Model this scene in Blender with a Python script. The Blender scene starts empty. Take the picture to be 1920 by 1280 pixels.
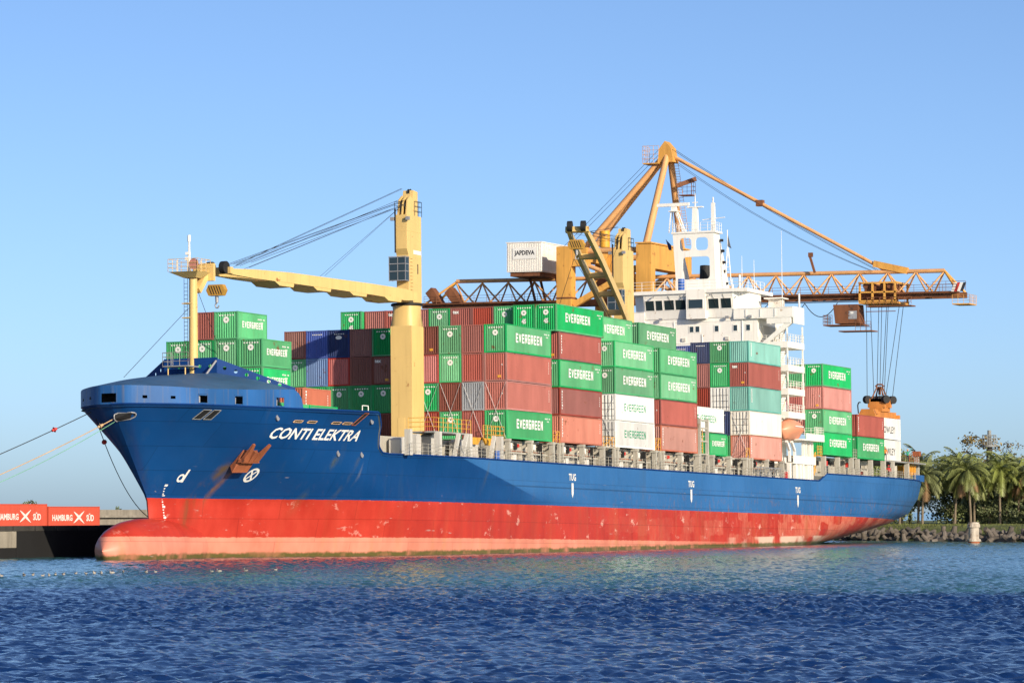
import bpy, bmesh, math, random
import numpy as np
from mathutils import Matrix, Vector, Quaternion

# ------------------------------------------------------------------ camera, sky, sun, exposure
scene = bpy.context.scene
COL = scene.collection
cam_d = bpy.data.cameras.new('camera')
cam = bpy.data.objects.new('camera', cam_d); COL.objects.link(cam)
cam_d.sensor_width = 36.0; cam_d.lens = 129.722
cam_d.clip_start = 1.0; cam_d.clip_end = 20000.0
_yaw, _pit = math.radians(22.44693), math.radians(2.62379)
_F = Vector((math.cos(_pit)*math.cos(_yaw), math.cos(_pit)*math.sin(_yaw), math.sin(_pit)))
cam.matrix_world = Matrix.Translation((-343.815, -142.44, 4.29)) @ _F.to_track_quat('-Z', 'Y').to_matrix().to_4x4()
scene.camera = cam

SUN_EL = math.radians(19.0)
SUN_AZ = math.atan2(1.57, 1.0)             # direction the light travels, in the ground plane
world = bpy.data.worlds.new('World'); scene.world = world; world.use_nodes = True
wn = world.node_tree.nodes; wl = world.node_tree.links
bg = wn['Background']
sky = wn.new('ShaderNodeTexSky'); sky.sky_type = 'NISHITA'; sky.sun_disc = False
sky.sun_elevation = SUN_EL
_to_sun = Vector((-math.cos(SUN_AZ), -math.sin(SUN_AZ)))
sky.sun_rotation = math.atan2(_to_sun.x, _to_sun.y)
sky.air_density = 0.5; sky.dust_density = 0.8; sky.ozone_density = 3.1; sky.altitude = 0
wl.new(sky.outputs[0], bg.inputs[0]); bg.inputs[1].default_value = 0.15
sun_d = bpy.data.lights.new('sun', 'SUN'); sun_d.energy = 5.0; sun_d.angle = math.radians(0.53)
sun_d.color = (1.0, 0.86, 0.66)
sun = bpy.data.objects.new('sun', sun_d); COL.objects.link(sun)
_L = Vector((math.cos(SUN_AZ)*math.cos(SUN_EL), math.sin(SUN_AZ)*math.cos(SUN_EL), -math.sin(SUN_EL)))
sun.rotation_euler = _L.to_track_quat('-Z', 'Y').to_euler(); sun.location = (-200, -300, 200)
scene.view_settings.view_transform = 'Standard'; scene.view_settings.look = 'None'
scene.view_settings.gamma = 1.0; scene.view_settings.exposure = 0.06
scene.view_settings.use_curve_mapping = False
scene.cycles.use_denoising = True
scene.cycles.max_bounces = 6

# the ship lies a little down by the stern: everything aboard is laid out in her own frame and turned by SHIP
SHIP = Matrix(((0.9999219, -0.0001944, 0.0124960, 0.145), (0.0, 0.9998791, 0.0155515, 0.180),
               (-0.0124975, -0.0155503, 0.9998010, 11.568), (0, 0, 0, 1)))
rnd = random.Random(7)

# ------------------------------------------------------------------ materials
MATS = {}
def mat(name, base, rough=0.5, metal=0.0, var=0.12, scale=0.6, rust=0.0, rustcol=(0.16, 0.06, 0.025), streak=0.0,
        rand=0.0, spec=0.5, emit=None, bump=0.0, coat=0.0, rustscale=0.8):
    m = bpy.data.materials.new(name); m.use_nodes = True
    N = m.node_tree.nodes; Lk = m.node_tree.links; b = N['Principled BSDF']
    b.inputs['Roughness'].default_value = rough; b.inputs['Metallic'].default_value = metal
    b.inputs['Specular IOR Level'].default_value = spec; b.inputs['Coat Weight'].default_value = coat
    tc = N.new('ShaderNodeTexCoord')
    nz = N.new('ShaderNodeTexNoise'); nz.inputs['Scale'].default_value = scale; nz.inputs['Detail'].default_value = 6
    mp = N.new('ShaderNodeMapping'); mp.inputs['Scale'].default_value = (1, 1, 0.35)
    oi = N.new('ShaderNodeObjectInfo')
    ad = N.new('ShaderNodeVectorMath'); ad.operation = 'MULTIPLY_ADD'
    Lk.new(oi.outputs['Random'], ad.inputs[0]); ad.inputs[1].default_value = (37, 51, 13)
    Lk.new(tc.outputs['Object'], ad.inputs[2])
    Lk.new(ad.outputs[0], mp.inputs['Vector']); Lk.new(mp.outputs[0], nz.inputs['Vector'])
    r = N.new('ShaderNodeMapRange'); r.inputs['From Min'].default_value = 0.3; r.inputs['From Max'].default_value = 0.7
    r.inputs['To Min'].default_value = 1 - var; r.inputs['To Max'].default_value = 1 + var
    Lk.new(nz.outputs['Fac'], r.inputs['Value'])
    hs = N.new('ShaderNodeHueSaturation'); hs.inputs['Color'].default_value = (*base, 1)
    Lk.new(r.outputs[0], hs.inputs['Value'])
    out = hs.outputs[0]
    if rand > 0:
        rr = N.new('ShaderNodeMapRange'); rr.inputs['To Min'].default_value = 1 - rand; rr.inputs['To Max'].default_value = 1 + rand
        Lk.new(oi.outputs['Random'], rr.inputs['Value'])
        h2 = N.new('ShaderNodeHueSaturation'); Lk.new(out, h2.inputs['Color']); Lk.new(rr.outputs[0], h2.inputs['Value'])
        m2 = N.new('ShaderNodeMath'); m2.operation = 'MULTIPLY_ADD'; m2.inputs[1].default_value = 7.31; m2.inputs[2].default_value = 0
        fr = N.new('ShaderNodeMath'); fr.operation = 'FRACT'; Lk.new(oi.outputs['Random'], m2.inputs[0]); Lk.new(m2.outputs[0], fr.inputs[0])
        r3 = N.new('ShaderNodeMapRange'); r3.inputs['To Min'].default_value = 1.0 - rand*1.4; r3.inputs['To Max'].default_value = 1.05
        Lk.new(fr.outputs[0], r3.inputs['Value']); Lk.new(r3.outputs[0], h2.inputs['Saturation'])
        out = h2.outputs[0]
    if streak > 0:
        n3 = N.new('ShaderNodeTexNoise'); n3.inputs['Scale'].default_value = 2.2; n3.inputs['Detail'].default_value = 4
        mp3 = N.new('ShaderNodeMapping'); mp3.inputs['Scale'].default_value = (1.5, 1.5, 0.06)
        Lk.new(ad.outputs[0], mp3.inputs['Vector']); Lk.new(mp3.outputs[0], n3.inputs['Vector'])
        cr = N.new('ShaderNodeMapRange'); cr.inputs['From Min'].default_value = 0.54; cr.inputs['From Max'].default_value = 0.76
        cr.inputs['To Max'].default_value = streak; Lk.new(n3.outputs['Fac'], cr.inputs['Value'])
        mx = N.new('ShaderNodeMix'); mx.data_type = 'RGBA'; Lk.new(cr.outputs[0], mx.inputs['Factor'])
        Lk.new(out, mx.inputs['A']); mx.inputs['B'].default_value = (*rustcol, 1); out = mx.outputs['Result']
    if rust > 0:
        n2 = N.new('ShaderNodeTexNoise'); n2.inputs['Scale'].default_value = rustscale; n2.inputs['Detail'].default_value = 9
        n2.inputs['Roughness'].default_value = 0.65
        Lk.new(ad.outputs[0], n2.inputs['Vector'])
        cr = N.new('ShaderNodeMapRange'); cr.inputs['From Min'].default_value = 0.66 - 0.22*rust; cr.inputs['From Max'].default_value = 0.72 - 0.16*rust
        Lk.new(n2.outputs['Fac'], cr.inputs['Value'])
        mx = N.new('ShaderNodeMix'); mx.data_type = 'RGBA'; Lk.new(cr.outputs[0], mx.inputs['Factor'])
        Lk.new(out, mx.inputs['A']); mx.inputs['B'].default_value = (*rustcol, 1); out = mx.outputs['Result']
    Lk.new(out, b.inputs['Base Color'])
    if bump > 0:
        bn = N.new('ShaderNodeBump'); bn.inputs['Strength'].default_value = bump; bn.inputs['Distance'].default_value = 0.1
        nb = N.new('ShaderNodeTexNoise'); nb.inputs['Scale'].default_value = 2.0; nb.inputs['Detail'].default_value = 8
        Lk.new(tc.outputs['Object'], nb.inputs['Vector']); Lk.new(nb.outputs['Fac'], bn.inputs['Height']); Lk.new(bn.outputs[0], b.inputs['Normal'])
    MATS[name] = m
    return m

CK = dict(rough=0.55, var=0.15, scale=0.5, rust=0.14, streak=0.15, rand=0.24, spec=0.15)
mat('green', (0.024, 0.36, 0.11), **CK); mat('maroon', (0.33, 0.066, 0.046), **CK); mat('brown', (0.22, 0.06, 0.04), **CK)
mat('salmon', (0.42, 0.098, 0.066), **CK); mat('orange', (0.5, 0.135, 0.07), **CK); mat('red', (0.5, 0.05, 0.035), **CK)
mat('teal', (0.105, 0.37, 0.31), **CK); mat('navy', (0.018, 0.04, 0.14), **CK); mat('blue', (0.03, 0.075, 0.34), **CK)
mat('light_blue', (0.05, 0.19, 0.5), **CK); mat('white', (0.80, 0.79, 0.74), **CK); mat('cream', (0.72, 0.66, 0.55), **CK)
mat('grey', (0.26, 0.28, 0.31), **CK)
mat('quay_red', (0.60, 0.085, 0.045), rough=0.5, var=0.06)
mat('ink_white', (0.82, 0.81, 0.76), rough=0.5, var=0.05)
mat('ink_green', (0.02, 0.30, 0.14), rough=0.5, var=0.05)
mat('ink_black', (0.03, 0.03, 0.035), rough=0.5, var=0.05)
mat('ink_yellow', (0.75, 0.36, 0.04), rough=0.5, var=0.05)
mat('crane_cream', (0.72, 0.5, 0.185), rough=0.5, var=0.07, rust=0.10, streak=0.22, rustcol=(0.35, 0.14, 0.04))
mat('gantry_tube', (0.70, 0.37, 0.15), rough=0.55, var=0.12, rust=0.12, streak=0.3, rustcol=(0.34, 0.14, 0.06))
mat('gantry', (0.70, 0.36, 0.075), rough=0.55, var=0.16, rust=0.25, streak=0.4, rustcol=(0.30, 0.11, 0.03))
mat('gantry_rust', (0.20, 0.075, 0.03), rough=0.7, var=0.3, rust=0.3, streak=0.4, rustcol=(0.06, 0.03, 0.02))
mat('house_white', (0.87, 0.84, 0.77), rough=0.5, var=0.05, streak=0.20, rust=0.05, rustcol=(0.42, 0.24, 0.1))
mat('deck_beige', (0.44, 0.415, 0.35), rough=0.6, var=0.12, streak=0.3, rust=0.12, rustcol=(0.26, 0.13, 0.06))
mat('deck_grey', (0.25, 0.26, 0.25), rough=0.7, var=0.2, rust=0.2)
mat('whaleback', (0.045, 0.115, 0.23), rough=0.55, var=0.2, scale=0.4, streak=0.35, spec=0.25, rustcol=(0.13, 0.12, 0.10))
mat('bulwark_blue', (0.022, 0.105, 0.30), rough=0.5, var=0.2, scale=0.4, streak=0.45, spec=0.25, rustcol=(0.20, 0.16, 0.09))
mat('dark_blue', (0.006, 0.045, 0.19), rough=0.6, var=0.12, spec=0.15)
mat('deck_white', (0.56, 0.54, 0.49), rough=0.6, var=0.15, streak=0.35, rust=0.1, rustcol=(0.30, 0.18, 0.10))
mat('spreader_orange', (0.58, 0.22, 0.045), rough=0.6, var=0.2, rust=0.3, streak=0.4, rustcol=(0.2, 0.07, 0.025))
mat('block_yellow', (0.50, 0.27, 0.045), rough=0.6, var=0.2, rust=0.2)
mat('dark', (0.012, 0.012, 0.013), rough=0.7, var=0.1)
mat('glass', (0.02, 0.035, 0.04), rough=0.08, var=0.02, spec=0.8)
mat('rope', (0.02, 0.02, 0.022), rough=0.8, var=0.1)
mat('rope_tan', (0.55, 0.36, 0.19), rough=0.9, var=0.2)
mat('rope_green', (0.16, 0.42, 0.26), rough=0.9, var=0.2)
mat('safety_yellow', (0.72, 0.36, 0.03), rough=0.5, var=0.12, rust=0.2, streak=0.3)
mat('rusty', (0.33, 0.095, 0.035), rough=0.8, var=0.3, rust=0.3, rustcol=(0.12, 0.04, 0.02), bump=0.5)
mat('lifeboat', (0.72, 0.3, 0.17), rough=0.4, var=0.06)
mat('life_red', (0.6, 0.04, 0.03), rough=0.5)
mat('steel', (0.35, 0.35, 0.36), rough=0.5, metal=0.3, var=0.15)
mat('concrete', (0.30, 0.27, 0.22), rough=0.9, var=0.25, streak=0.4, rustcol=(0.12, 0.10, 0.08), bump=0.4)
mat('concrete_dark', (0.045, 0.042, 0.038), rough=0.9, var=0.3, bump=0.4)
mat('pile_concrete', (0.50, 0.44, 0.36), rough=0.9, var=0.3, scale=1.2, rust=0.45, rustscale=1.4, rustcol=(0.20, 0.10, 0.05), streak=0.6, bump=0.5)
mat('armour', (0.125, 0.105, 0.085), rough=0.9, var=0.3, scale=1.0, rand=0.2, bump=0.5)
mat('asphalt', (0.09, 0.09, 0.085), rough=0.9, var=0.2)
mat('grass', (0.13, 0.15, 0.04), rough=0.9, var=0.4, scale=0.5)
mat('palm_leaf', (0.19, 0.22, 0.055), rough=0.5, var=0.35, scale=0.6, rand=0.15)
mat('palm_dead', (0.22, 0.13, 0.06), rough=0.8, var=0.3)
mat('leaf', (0.15, 0.19, 0.05), rough=0.6, var=0.5, scale=0.35, rand=0.2)
mat('leaf_autumn', (0.2, 0.15, 0.05), rough=0.6, var=0.6, scale=0.4, rand=0.2)
mat('bark', (0.20, 0.16, 0.11), rough=0.9, var=0.3, scale=3)
mat('bird_white', (0.42, 0.38, 0.33), rough=0.7); mat('bird_dark', (0.06, 0.05, 0.045), rough=0.7)
mat('skin', (0.22, 0.11, 0.07), rough=0.6); mat('cloth_green', (0.03, 0.28, 0.17), rough=0.8); mat('cloth_dark', (0.02, 0.02, 0.035), rough=0.8)
mat('cloth_orange', (0.65, 0.20, 0.03), rough=0.8); mat('cloth_red', (0.5, 0.03, 0.03), rough=0.8)
mat('blue_drum', (0.03, 0.12, 0.45), rough=0.4)

# ------------------------------------------------------------------ mesh helpers
ORG = {}
class MB:
    def __init__(self): self.v = []; self.f = []; self.sm = []
    def add(self, vs, fs, smooth=False):
        o = len(self.v); self.v += [tuple(map(float, p)) for p in vs]; self.f += [tuple(i+o for i in q) for q in fs]
        self.sm += [smooth]*len(fs); return self
    def box(self, lo, hi):
        x0, y0, z0 = lo; x1, y1, z1 = hi
        return self.add([(x0,y0,z0),(x1,y0,z0),(x1,y1,z0),(x0,y1,z0),(x0,y0,z1),(x1,y0,z1),(x1,y1,z1),(x0,y1,z1)],
                        [(0,3,2,1),(4,5,6,7),(0,1,5,4),(1,2,6,5),(2,3,7,6),(3,0,4,7)])
    def beam(self, p, q, w, h, up=(0,0,1), w2=None, h2=None):
        p = Vector(p); q = Vector(q); d = (q-p).normalized(); u = Vector(up)
        if abs(d.dot(u)) > 0.98: u = Vector((1,0,0))
        s = d.cross(u).normalized(); t = s.cross(d); w2 = w if w2 is None else w2; h2 = h if h2 is None else h2
        vs = []
        for c, a, b in ((p, w/2, h/2), (q, w2/2, h2/2)):
            vs += [c-s*a-t*b, c+s*a-t*b, c+s*a+t*b, c-s*a+t*b]
        return self.add(vs, [(3,2,1,0),(4,5,6,7),(0,1,5,4),(1,2,6,5),(2,3,7,6),(3,0,4,7)])
    def tube(self, p, q, r, r2=None, n=8, caps=True):
        p = Vector(p); q = Vector(q); d = q-p
        if d.length < 1e-6: return self
        d.normalize(); u = Vector((0,0,1)) if abs(d.z) < 0.95 else Vector((1,0,0))
        s = d.cross(u).normalized(); t = s.cross(d); r2 = r if r2 is None else r2; vs = []
        for c, rr in ((p, r), (q, r2)):
            for k in range(n):
                a = 2*math.pi*k/n; vs.append(c + s*(rr*math.cos(a)) + t*(rr*math.sin(a)))
        self.add(vs, [(k, (k+1)%n, n+(k+1)%n, n+k) for k in range(n)], n > 5)
        if caps: self.add(vs, [tuple(range(n-1,-1,-1)), tuple(range(n, 2*n))])
        return self
    def path(self, pts, r, n=5, r2=None):
        m = len(pts)
        for i in range(m-1):
            a = r if r2 is None else r+(r2-r)*i/(m-1); b = r if r2 is None else r+(r2-r)*(i+1)/(m-1)
            self.tube(pts[i], pts[i+1], a, b, n, False)
        return self
    def lathe(self, c, prof, n=12, axis='z', smooth=True):
        vs = []; m = len(prof)
        for r, h in prof:
            for k in range(n):
                a = 2*math.pi*k/n; x, y, z = r*math.cos(a), r*math.sin(a), h
                if axis == 'x': x, y, z = z, x, y
                elif axis == 'y': x, y, z = y, z, x
                vs.append((c[0]+x, c[1]+y, c[2]+z))
        fs = [(i*n+k, i*n+(k+1)%n, (i+1)*n+(k+1)%n, (i+1)*n+k) for i in range(m-1) for k in range(n)]
        self.add(vs, fs, smooth); self.add(vs, [tuple(range(n-1,-1,-1)), tuple(range((m-1)*n, m*n))]); return self
    def prism(self, poly, axis, a, b):
        n = len(poly)
        def P(u, v, w): return {'x': (w,u,v), 'y': (u,w,v), 'z': (u,v,w)}[axis]
        vs = [P(u, v, a) for u, v in poly] + [P(u, v, b) for u, v in poly]
        return self.add(vs, [tuple(range(n-1,-1,-1)), tuple(range(n, 2*n))] + [(k, (k+1)%n, n+(k+1)%n, n+k) for k in range(n)])
    def build(self, name, m, parent=None, origin=None, fix=True):
        org = ORG[parent.name] if parent is not None else Vector(origin if origin is not None else (0,0,0))
        me = bpy.data.meshes.new(name)
        me.from_pydata([(a-org[0], b-org[1], c-org[2]) for a, b, c in self.v], [], self.f)
        if any(self.sm):
            me.polygons.foreach_set('use_smooth', self.sm)
        if fix:
            bm = bmesh.new(); bm.from_mesh(me); bmesh.ops.recalc_face_normals(bm, faces=bm.faces); bm.to_mesh(me); bm.free()
        if m: me.materials.append(MATS[m] if isinstance(m, str) else m)
        o = bpy.data.objects.new(name, me); COL.objects.link(o)
        if parent is not None: o.parent = parent
        else: o.location = org
        ORG[o.name] = org
        return o
SHIPBORNE = []
def tag(o, label=None, cat=None, group=None, kind=None, ship=False):
    if label: o['label'] = label
    if cat: o['category'] = cat
    if group: o['group'] = group
    if kind: o['kind'] = kind
    if ship: SHIPBORNE.append(o)
    return o
def empty(name, loc):
    o = bpy.data.objects.new(name, None); COL.objects.link(o); o.location = loc; o.empty_display_size = 0.5; ORG[o.name] = Vector(loc); return o
def link_mesh(name, me, m, parent, loc=(0,0,0), rz=0):
    o = bpy.data.objects.new(name, me); COL.objects.link(o); o.parent = parent; o.location = loc; o.rotation_euler[2] = rz
    if m:
        if not me.materials: me.materials.append(None)
        o.material_slots[0].link = 'OBJECT'; o.material_slots[0].material = MATS[m]
    return o
def raw_curve_mesh(cu):
    o = bpy.data.objects.new('tmp', cu); COL.objects.link(o)
    dg = bpy.context.evaluated_depsgraph_get(); me = bpy.data.meshes.new_from_object(o.evaluated_get(dg))
    v = [tuple(p.co) for p in me.vertices]; f = [tuple(p.vertices) for p in me.polygons]
    bpy.data.objects.remove(o); bpy.data.meshes.remove(me)
    return v, f
_TXT = {}
SEG = {'E': [(0, 0, 0, 1), (0, 0, 1, 0), (0, .5, .85, .5), (0, 1, 1, 1)], 'V': [(0, 1, .5, 0), (.5, 0, 1, 1)], 'R': [(0, 0, 0, 1), (0, 1, 1, 1), (1, 1, 1, .5), (0, .5, 1, .5), (.5, .5, 1, 0)],
       'G': [(1, 1, 0, 1), (0, 1, 0, 0), (0, 0, 1, 0), (1, 0, 1, .48), (.55, .48, 1, .48)], 'N': [(0, 0, 0, 1), (0, 1, 1, 0), (1, 0, 1, 1)]}
def block_text(s, w, h, stroke):
    """heavy square lettering drawn with strokes, fitted in a w x h box"""
    n = len(s); cw = w/(n-0.22); lw = cw*0.78; t = stroke*h; V, F = [], []
    for k, ch in enumerate(s):
        for j, (a, b, c, d) in enumerate(SEG[ch]):
            p = Vector((k*cw+t/2+a*(lw-t), t/2+b*(h-t))); q = Vector((k*cw+t/2+c*(lw-t), t/2+d*(h-t))); u = (q-p).normalized(); e = u*(t/2 if a == c or b == d else t*.15); v = Vector((-u.y, u.x))*t/2; o = len(V)
            V += [(*(p-e-v), j*.0006), (*(q+e-v), j*.0006), (*(q+e+v), j*.0006), (*(p-e+v), j*.0006)]; F.append((o, o+1, o+2, o+3))
    return np.array(V), F
def text_flat(s, w, h, bold=0.02, shear=0.0, thick=0.0):
    """lettering as flat faces fitted in a w x h box, lower left corner at the origin"""
    key = (s, w, h, bold, shear, thick)
    if key in _TXT: return _TXT[key]
    cu = bpy.data.curves.new('t', 'FONT'); cu.body = s; cu.size = 1.0; cu.offset = bold; cu.shear = shear; cu.resolution_u = 2
    cu.extrude = thick
    v, f = raw_curve_mesh(cu)
    a = np.array(v); lo = a.min(0); hi = a.max(0)
    a[:, 0] = (a[:, 0]-lo[0])/(hi[0]-lo[0])*w; a[:, 1] = (a[:, 1]-lo[1])/(hi[1]-lo[1])*h
    _TXT[key] = (a, f); return _TXT[key]
def plate(outline, holes, thick):
    """flat plate in (u, v) with holes, extruded +-thick/2; returns verts (u, v, w), faces"""
    cu = bpy.data.curves.new('p', 'CURVE'); cu.dimensions = '2D'; cu.fill_mode = 'BOTH'; cu.extrude = thick/2
    for poly in [outline]+holes:
        sp = cu.splines.new('POLY'); sp.points.add(len(poly)-1)
        for i, (a, b) in enumerate(poly): sp.points[i].co = (a, b, 0, 1)
        sp.use_cyclic_u = True
    return raw_curve_mesh(cu)
def rrect(x0, y0, x1, y1, r, n=4):
    pts = []
    for cx, cy, a0 in ((x1-r, y1-r, 0), (x0+r, y1-r, 90), (x0+r, y0+r, 180), (x1-r, y0+r, 270)):
        for k in range(n+1):
            a = math.radians(a0+90*k/n); pts.append((cx+r*math.cos(a), cy+r*math.sin(a)))
    return pts
def circ(cx, cy, r, n=14): return [(cx+r*math.cos(2*math.pi*k/n), cy+r*math.sin(2*math.pi*k/n)) for k in range(n)]
def railing(mb, pts, h=1.05, post=1.4, r=0.028, mid=2):
    for a, b in zip(pts[:-1], pts[1:]):
        a = Vector(a); b = Vector(b); n = max(1, round((b-a).length/post))
        for k in range(n+1):
            p = a.lerp(b, k/n); mb.tube(p, p+Vector((0,0,h)), r, n=4, caps=False)
        for j in range(mid+1):
            z = h*(j+1)/(mid+1); mb.tube(a+Vector((0,0,z)), b+Vector((0,0,z)), r*0.85, n=4, caps=False)
    return mb
def sag(a, b, s, n=12):
    a = Vector(a); b = Vector(b)
    return [a.lerp(b, k/n) - Vector((0,0,4*s*(k/n)*(1-k/n))) for k in range(n+1)]

# ------------------------------------------------------------------ sea
def sea_material():
    m = bpy.data.materials.new('sea_water'); m.use_nodes = True; N = m.node_tree.nodes; Lk = m.node_tree.links; b = N['Principled BSDF']
    tc = N.new('ShaderNodeTexCoord')
    # murky green harbour water inside a wavering line, clear deep water outside it
    sep = N.new('ShaderNodeSeparateXYZ'); Lk.new(tc.outputs['Object'], sep.inputs[0])
    nz = N.new('ShaderNodeTexNoise'); nz.inputs['Scale'].default_value = 0.035; nz.inputs['Detail'].default_value = 5
    Lk.new(tc.outputs['Object'], nz.inputs['Vector'])
    a = N.new('ShaderNodeMath'); a.operation = 'MULTIPLY_ADD'; a.inputs[1].default_value = 60.0
    Lk.new(nz.outputs['Fac'], a.inputs[0]); Lk.new(sep.outputs['X'], a.inputs[2])
    y2 = N.new('ShaderNodeMath'); y2.operation = 'MULTIPLY_ADD'; y2.inputs[1].default_value = 0.10
    Lk.new(sep.outputs['Y'], y2.inputs[0]); Lk.new(a.outputs[0], y2.inputs[2])
    r = N.new('ShaderNodeMapRange'); r.inputs['From Min'].default_value = -152; r.inputs['From Max'].default_value = -112; r.interpolation_type = 'SMOOTHSTEP'
    Lk.new(y2.outputs[0], r.inputs['Value'])
    mx = N.new('ShaderNodeMix'); mx.data_type = 'RGBA'; Lk.new(r.outputs[0], mx.inputs['Factor'])
    mx.inputs['A'].default_value = (0.003, 0.027, 0.125, 1); mx.inputs['B'].default_value = (0.045, 0.150, 0.165, 1)
    Lk.new(mx.outputs['Result'], b.inputs['Base Color'])
    b.inputs['Roughness'].default_value = 0.12; b.inputs['IOR'].default_value = 1.333
    bn = None
    for sc_, st, di in ((1.1, 0.7, 0.12), (3.0, 0.7, 0.05), (7.5, 0.45, 0.014)):
        n = N.new('ShaderNodeTexNoise'); n.inputs['Scale'].default_value = sc_; n.inputs['Detail'].default_value = 5
        mp = N.new('ShaderNodeMapping'); mp.inputs['Rotation'].default_value = (0, 0, 0.5); mp.inputs['Scale'].default_value = (1.0, 0.55, 1)
        Lk.new(tc.outputs['Object'], mp.inputs['Vector']); Lk.new(mp.outputs[0], n.inputs['Vector'])
        bb = N.new('ShaderNodeBump'); bb.inputs['Strength'].default_value = st; bb.inputs['Distance'].default_value = di
        Lk.new(n.outputs['Fac'], bb.inputs['Height'])
        if bn: Lk.new(bn.outputs[0], bb.inputs['Normal'])
        bn = bb
    Lk.new(bn.outputs[0], b.inputs['Normal'])
    return m
SEA = sea_material()
def build_sea():
    rg = np.random.default_rng(3)
    yaw = math.radians(22.4); ax = np.array([math.cos(yaw), math.sin(yaw)]); ay = np.array([-math.sin(yaw), math.cos(yaw)])
    org = np.array([-343.8, -142.4])
    d = [66.0]
    while d[-1] < 640: d.append(d[-1] + max(0.2, d[-1]*0.0015))
    d = np.array(d); lat = np.linspace(-1, 1, 800)
    D, Lt = np.meshgrid(d, lat, indexing='ij'); Lt = Lt*(45+0.1*D)
    X = org[0] + D*ax[0] + Lt*ay[0]; Y = org[1] + D*ax[1] + Lt*ay[1]
    H = np.zeros_like(X)
    wind = math.radians(70)
    for i in range(130):
        lam = 0.36*(3.0/0.36)**rg.random(); k = 2*math.pi/lam
        th = wind + rg.normal(0, 0.65); amp = 0.0105*lam**0.9/(1+(lam/1.6)**2)
        ph = rg.random()*6.283
        arg = k*(X*math.cos(th)+Y*math.sin(th))+ph
        H += amp*(np.sin(arg)+0.25*np.sin(2*arg+1.3))
    gust = 0.85+0.3*np.sin(X*0.05+1)*np.sin(Y*0.043+X*0.017)
    shel = np.clip((X+168+0.1*Y)/40, 0, 1); H *= gust*(1.0-0.48*shel)*1.15
    n, m_ = X.shape
    co = np.stack([X, Y, H], -1).reshape(-1, 3)
    idx = np.arange(n*m_).reshape(n, m_)
    q = np.stack([idx[:-1, :-1], idx[1:, :-1], idx[1:, 1:], idx[:-1, 1:]], -1).reshape(-1, 4)
    me = bpy.data.meshes.new('sea')
    me.vertices.add(len(co)); me.vertices.foreach_set('co', co.ravel())
    me.loops.add(q.size); me.loops.foreach_set('vertex_index', q.ravel())
    me.polygons.add(len(q)); me.polygons.foreach_set('loop_start', np.arange(0, q.size, 4)); me.polygons.foreach_set('loop_total', np.full(len(q), 4))
    me.polygons.foreach_set('use_smooth', np.ones(len(q), bool)); me.update(); me.validate()
    if me.polygons[0].normal.z < 0: me.flip_normals()
    me.materials.append(SEA)
    o = bpy.data.objects.new('sea', me); COL.objects.link(o); tag(o, kind='structure')
    far = MB().add([(-9000,-9000,-0.3),(9000,-9000,-0.3),(9000,9000,-0.3),(-9000,9000,-0.3)], [(0,1,2,3)]).build('sea_horizon', SEA, fix=False)
    tag(far, kind='structure')
build_sea()

# ------------------------------------------------------------------ quay on the far side of the ship
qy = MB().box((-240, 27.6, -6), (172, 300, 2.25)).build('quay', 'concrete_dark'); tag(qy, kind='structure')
q2 = MB()
for k in range(60):
    x = -72 + k*4.0
    q2.box((x, 26.9, 2.45), (x+3.75, 27.9, 2.92))
q2.box((-240, 27.25, 0.6), (172, 28.0, 2.75))
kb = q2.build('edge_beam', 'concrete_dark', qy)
MB().box((-51.4, 26.95, -6), (172, 27.24, 2.6)).build('shaded_fender_wall', 'dark', qy)  # dark fender facing; its black also carries the shadow of the bow
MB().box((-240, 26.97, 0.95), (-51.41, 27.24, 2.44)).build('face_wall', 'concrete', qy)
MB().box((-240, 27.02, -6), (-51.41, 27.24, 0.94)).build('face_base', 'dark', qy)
pl = MB()
for k in range(40): pl.box((-70+k*6.0, 27.1, -6), (-69.2+k*6.0, 27.7, 1.2))
pl.build('fender_pile', 'concrete_dark', qy)
t = MB().lathe((-60.5, 28.3, 2.92), [(0.32, 0), (0.26, 0.1), (0.24, 0.6), (0.42, 0.75), (0.45, 0.95), (0.3, 1.05)], 12)
t.tube((-60.5, 28.3, 3.75), (-61.2, 28.0, 3.72), 0.22, 0.16)
tag(t.build('bollard', 'dark', origin=(-60.5, 28.3, 2.92)), 'black hooked mooring bollard on the quay edge ahead of the bow', 'bollard')
bw = MB().box((60, 118, 2.25), (300, 121, 4.45)); bw.box((60, 117.4, 3.3), (300, 117.99, 3.62))
tag(bw.build('breakwater_wall', 'concrete', origin=(180, 118, 2.25)), 'long grey concrete breakwater wall with a ledge behind the bow', 'wall')

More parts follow.
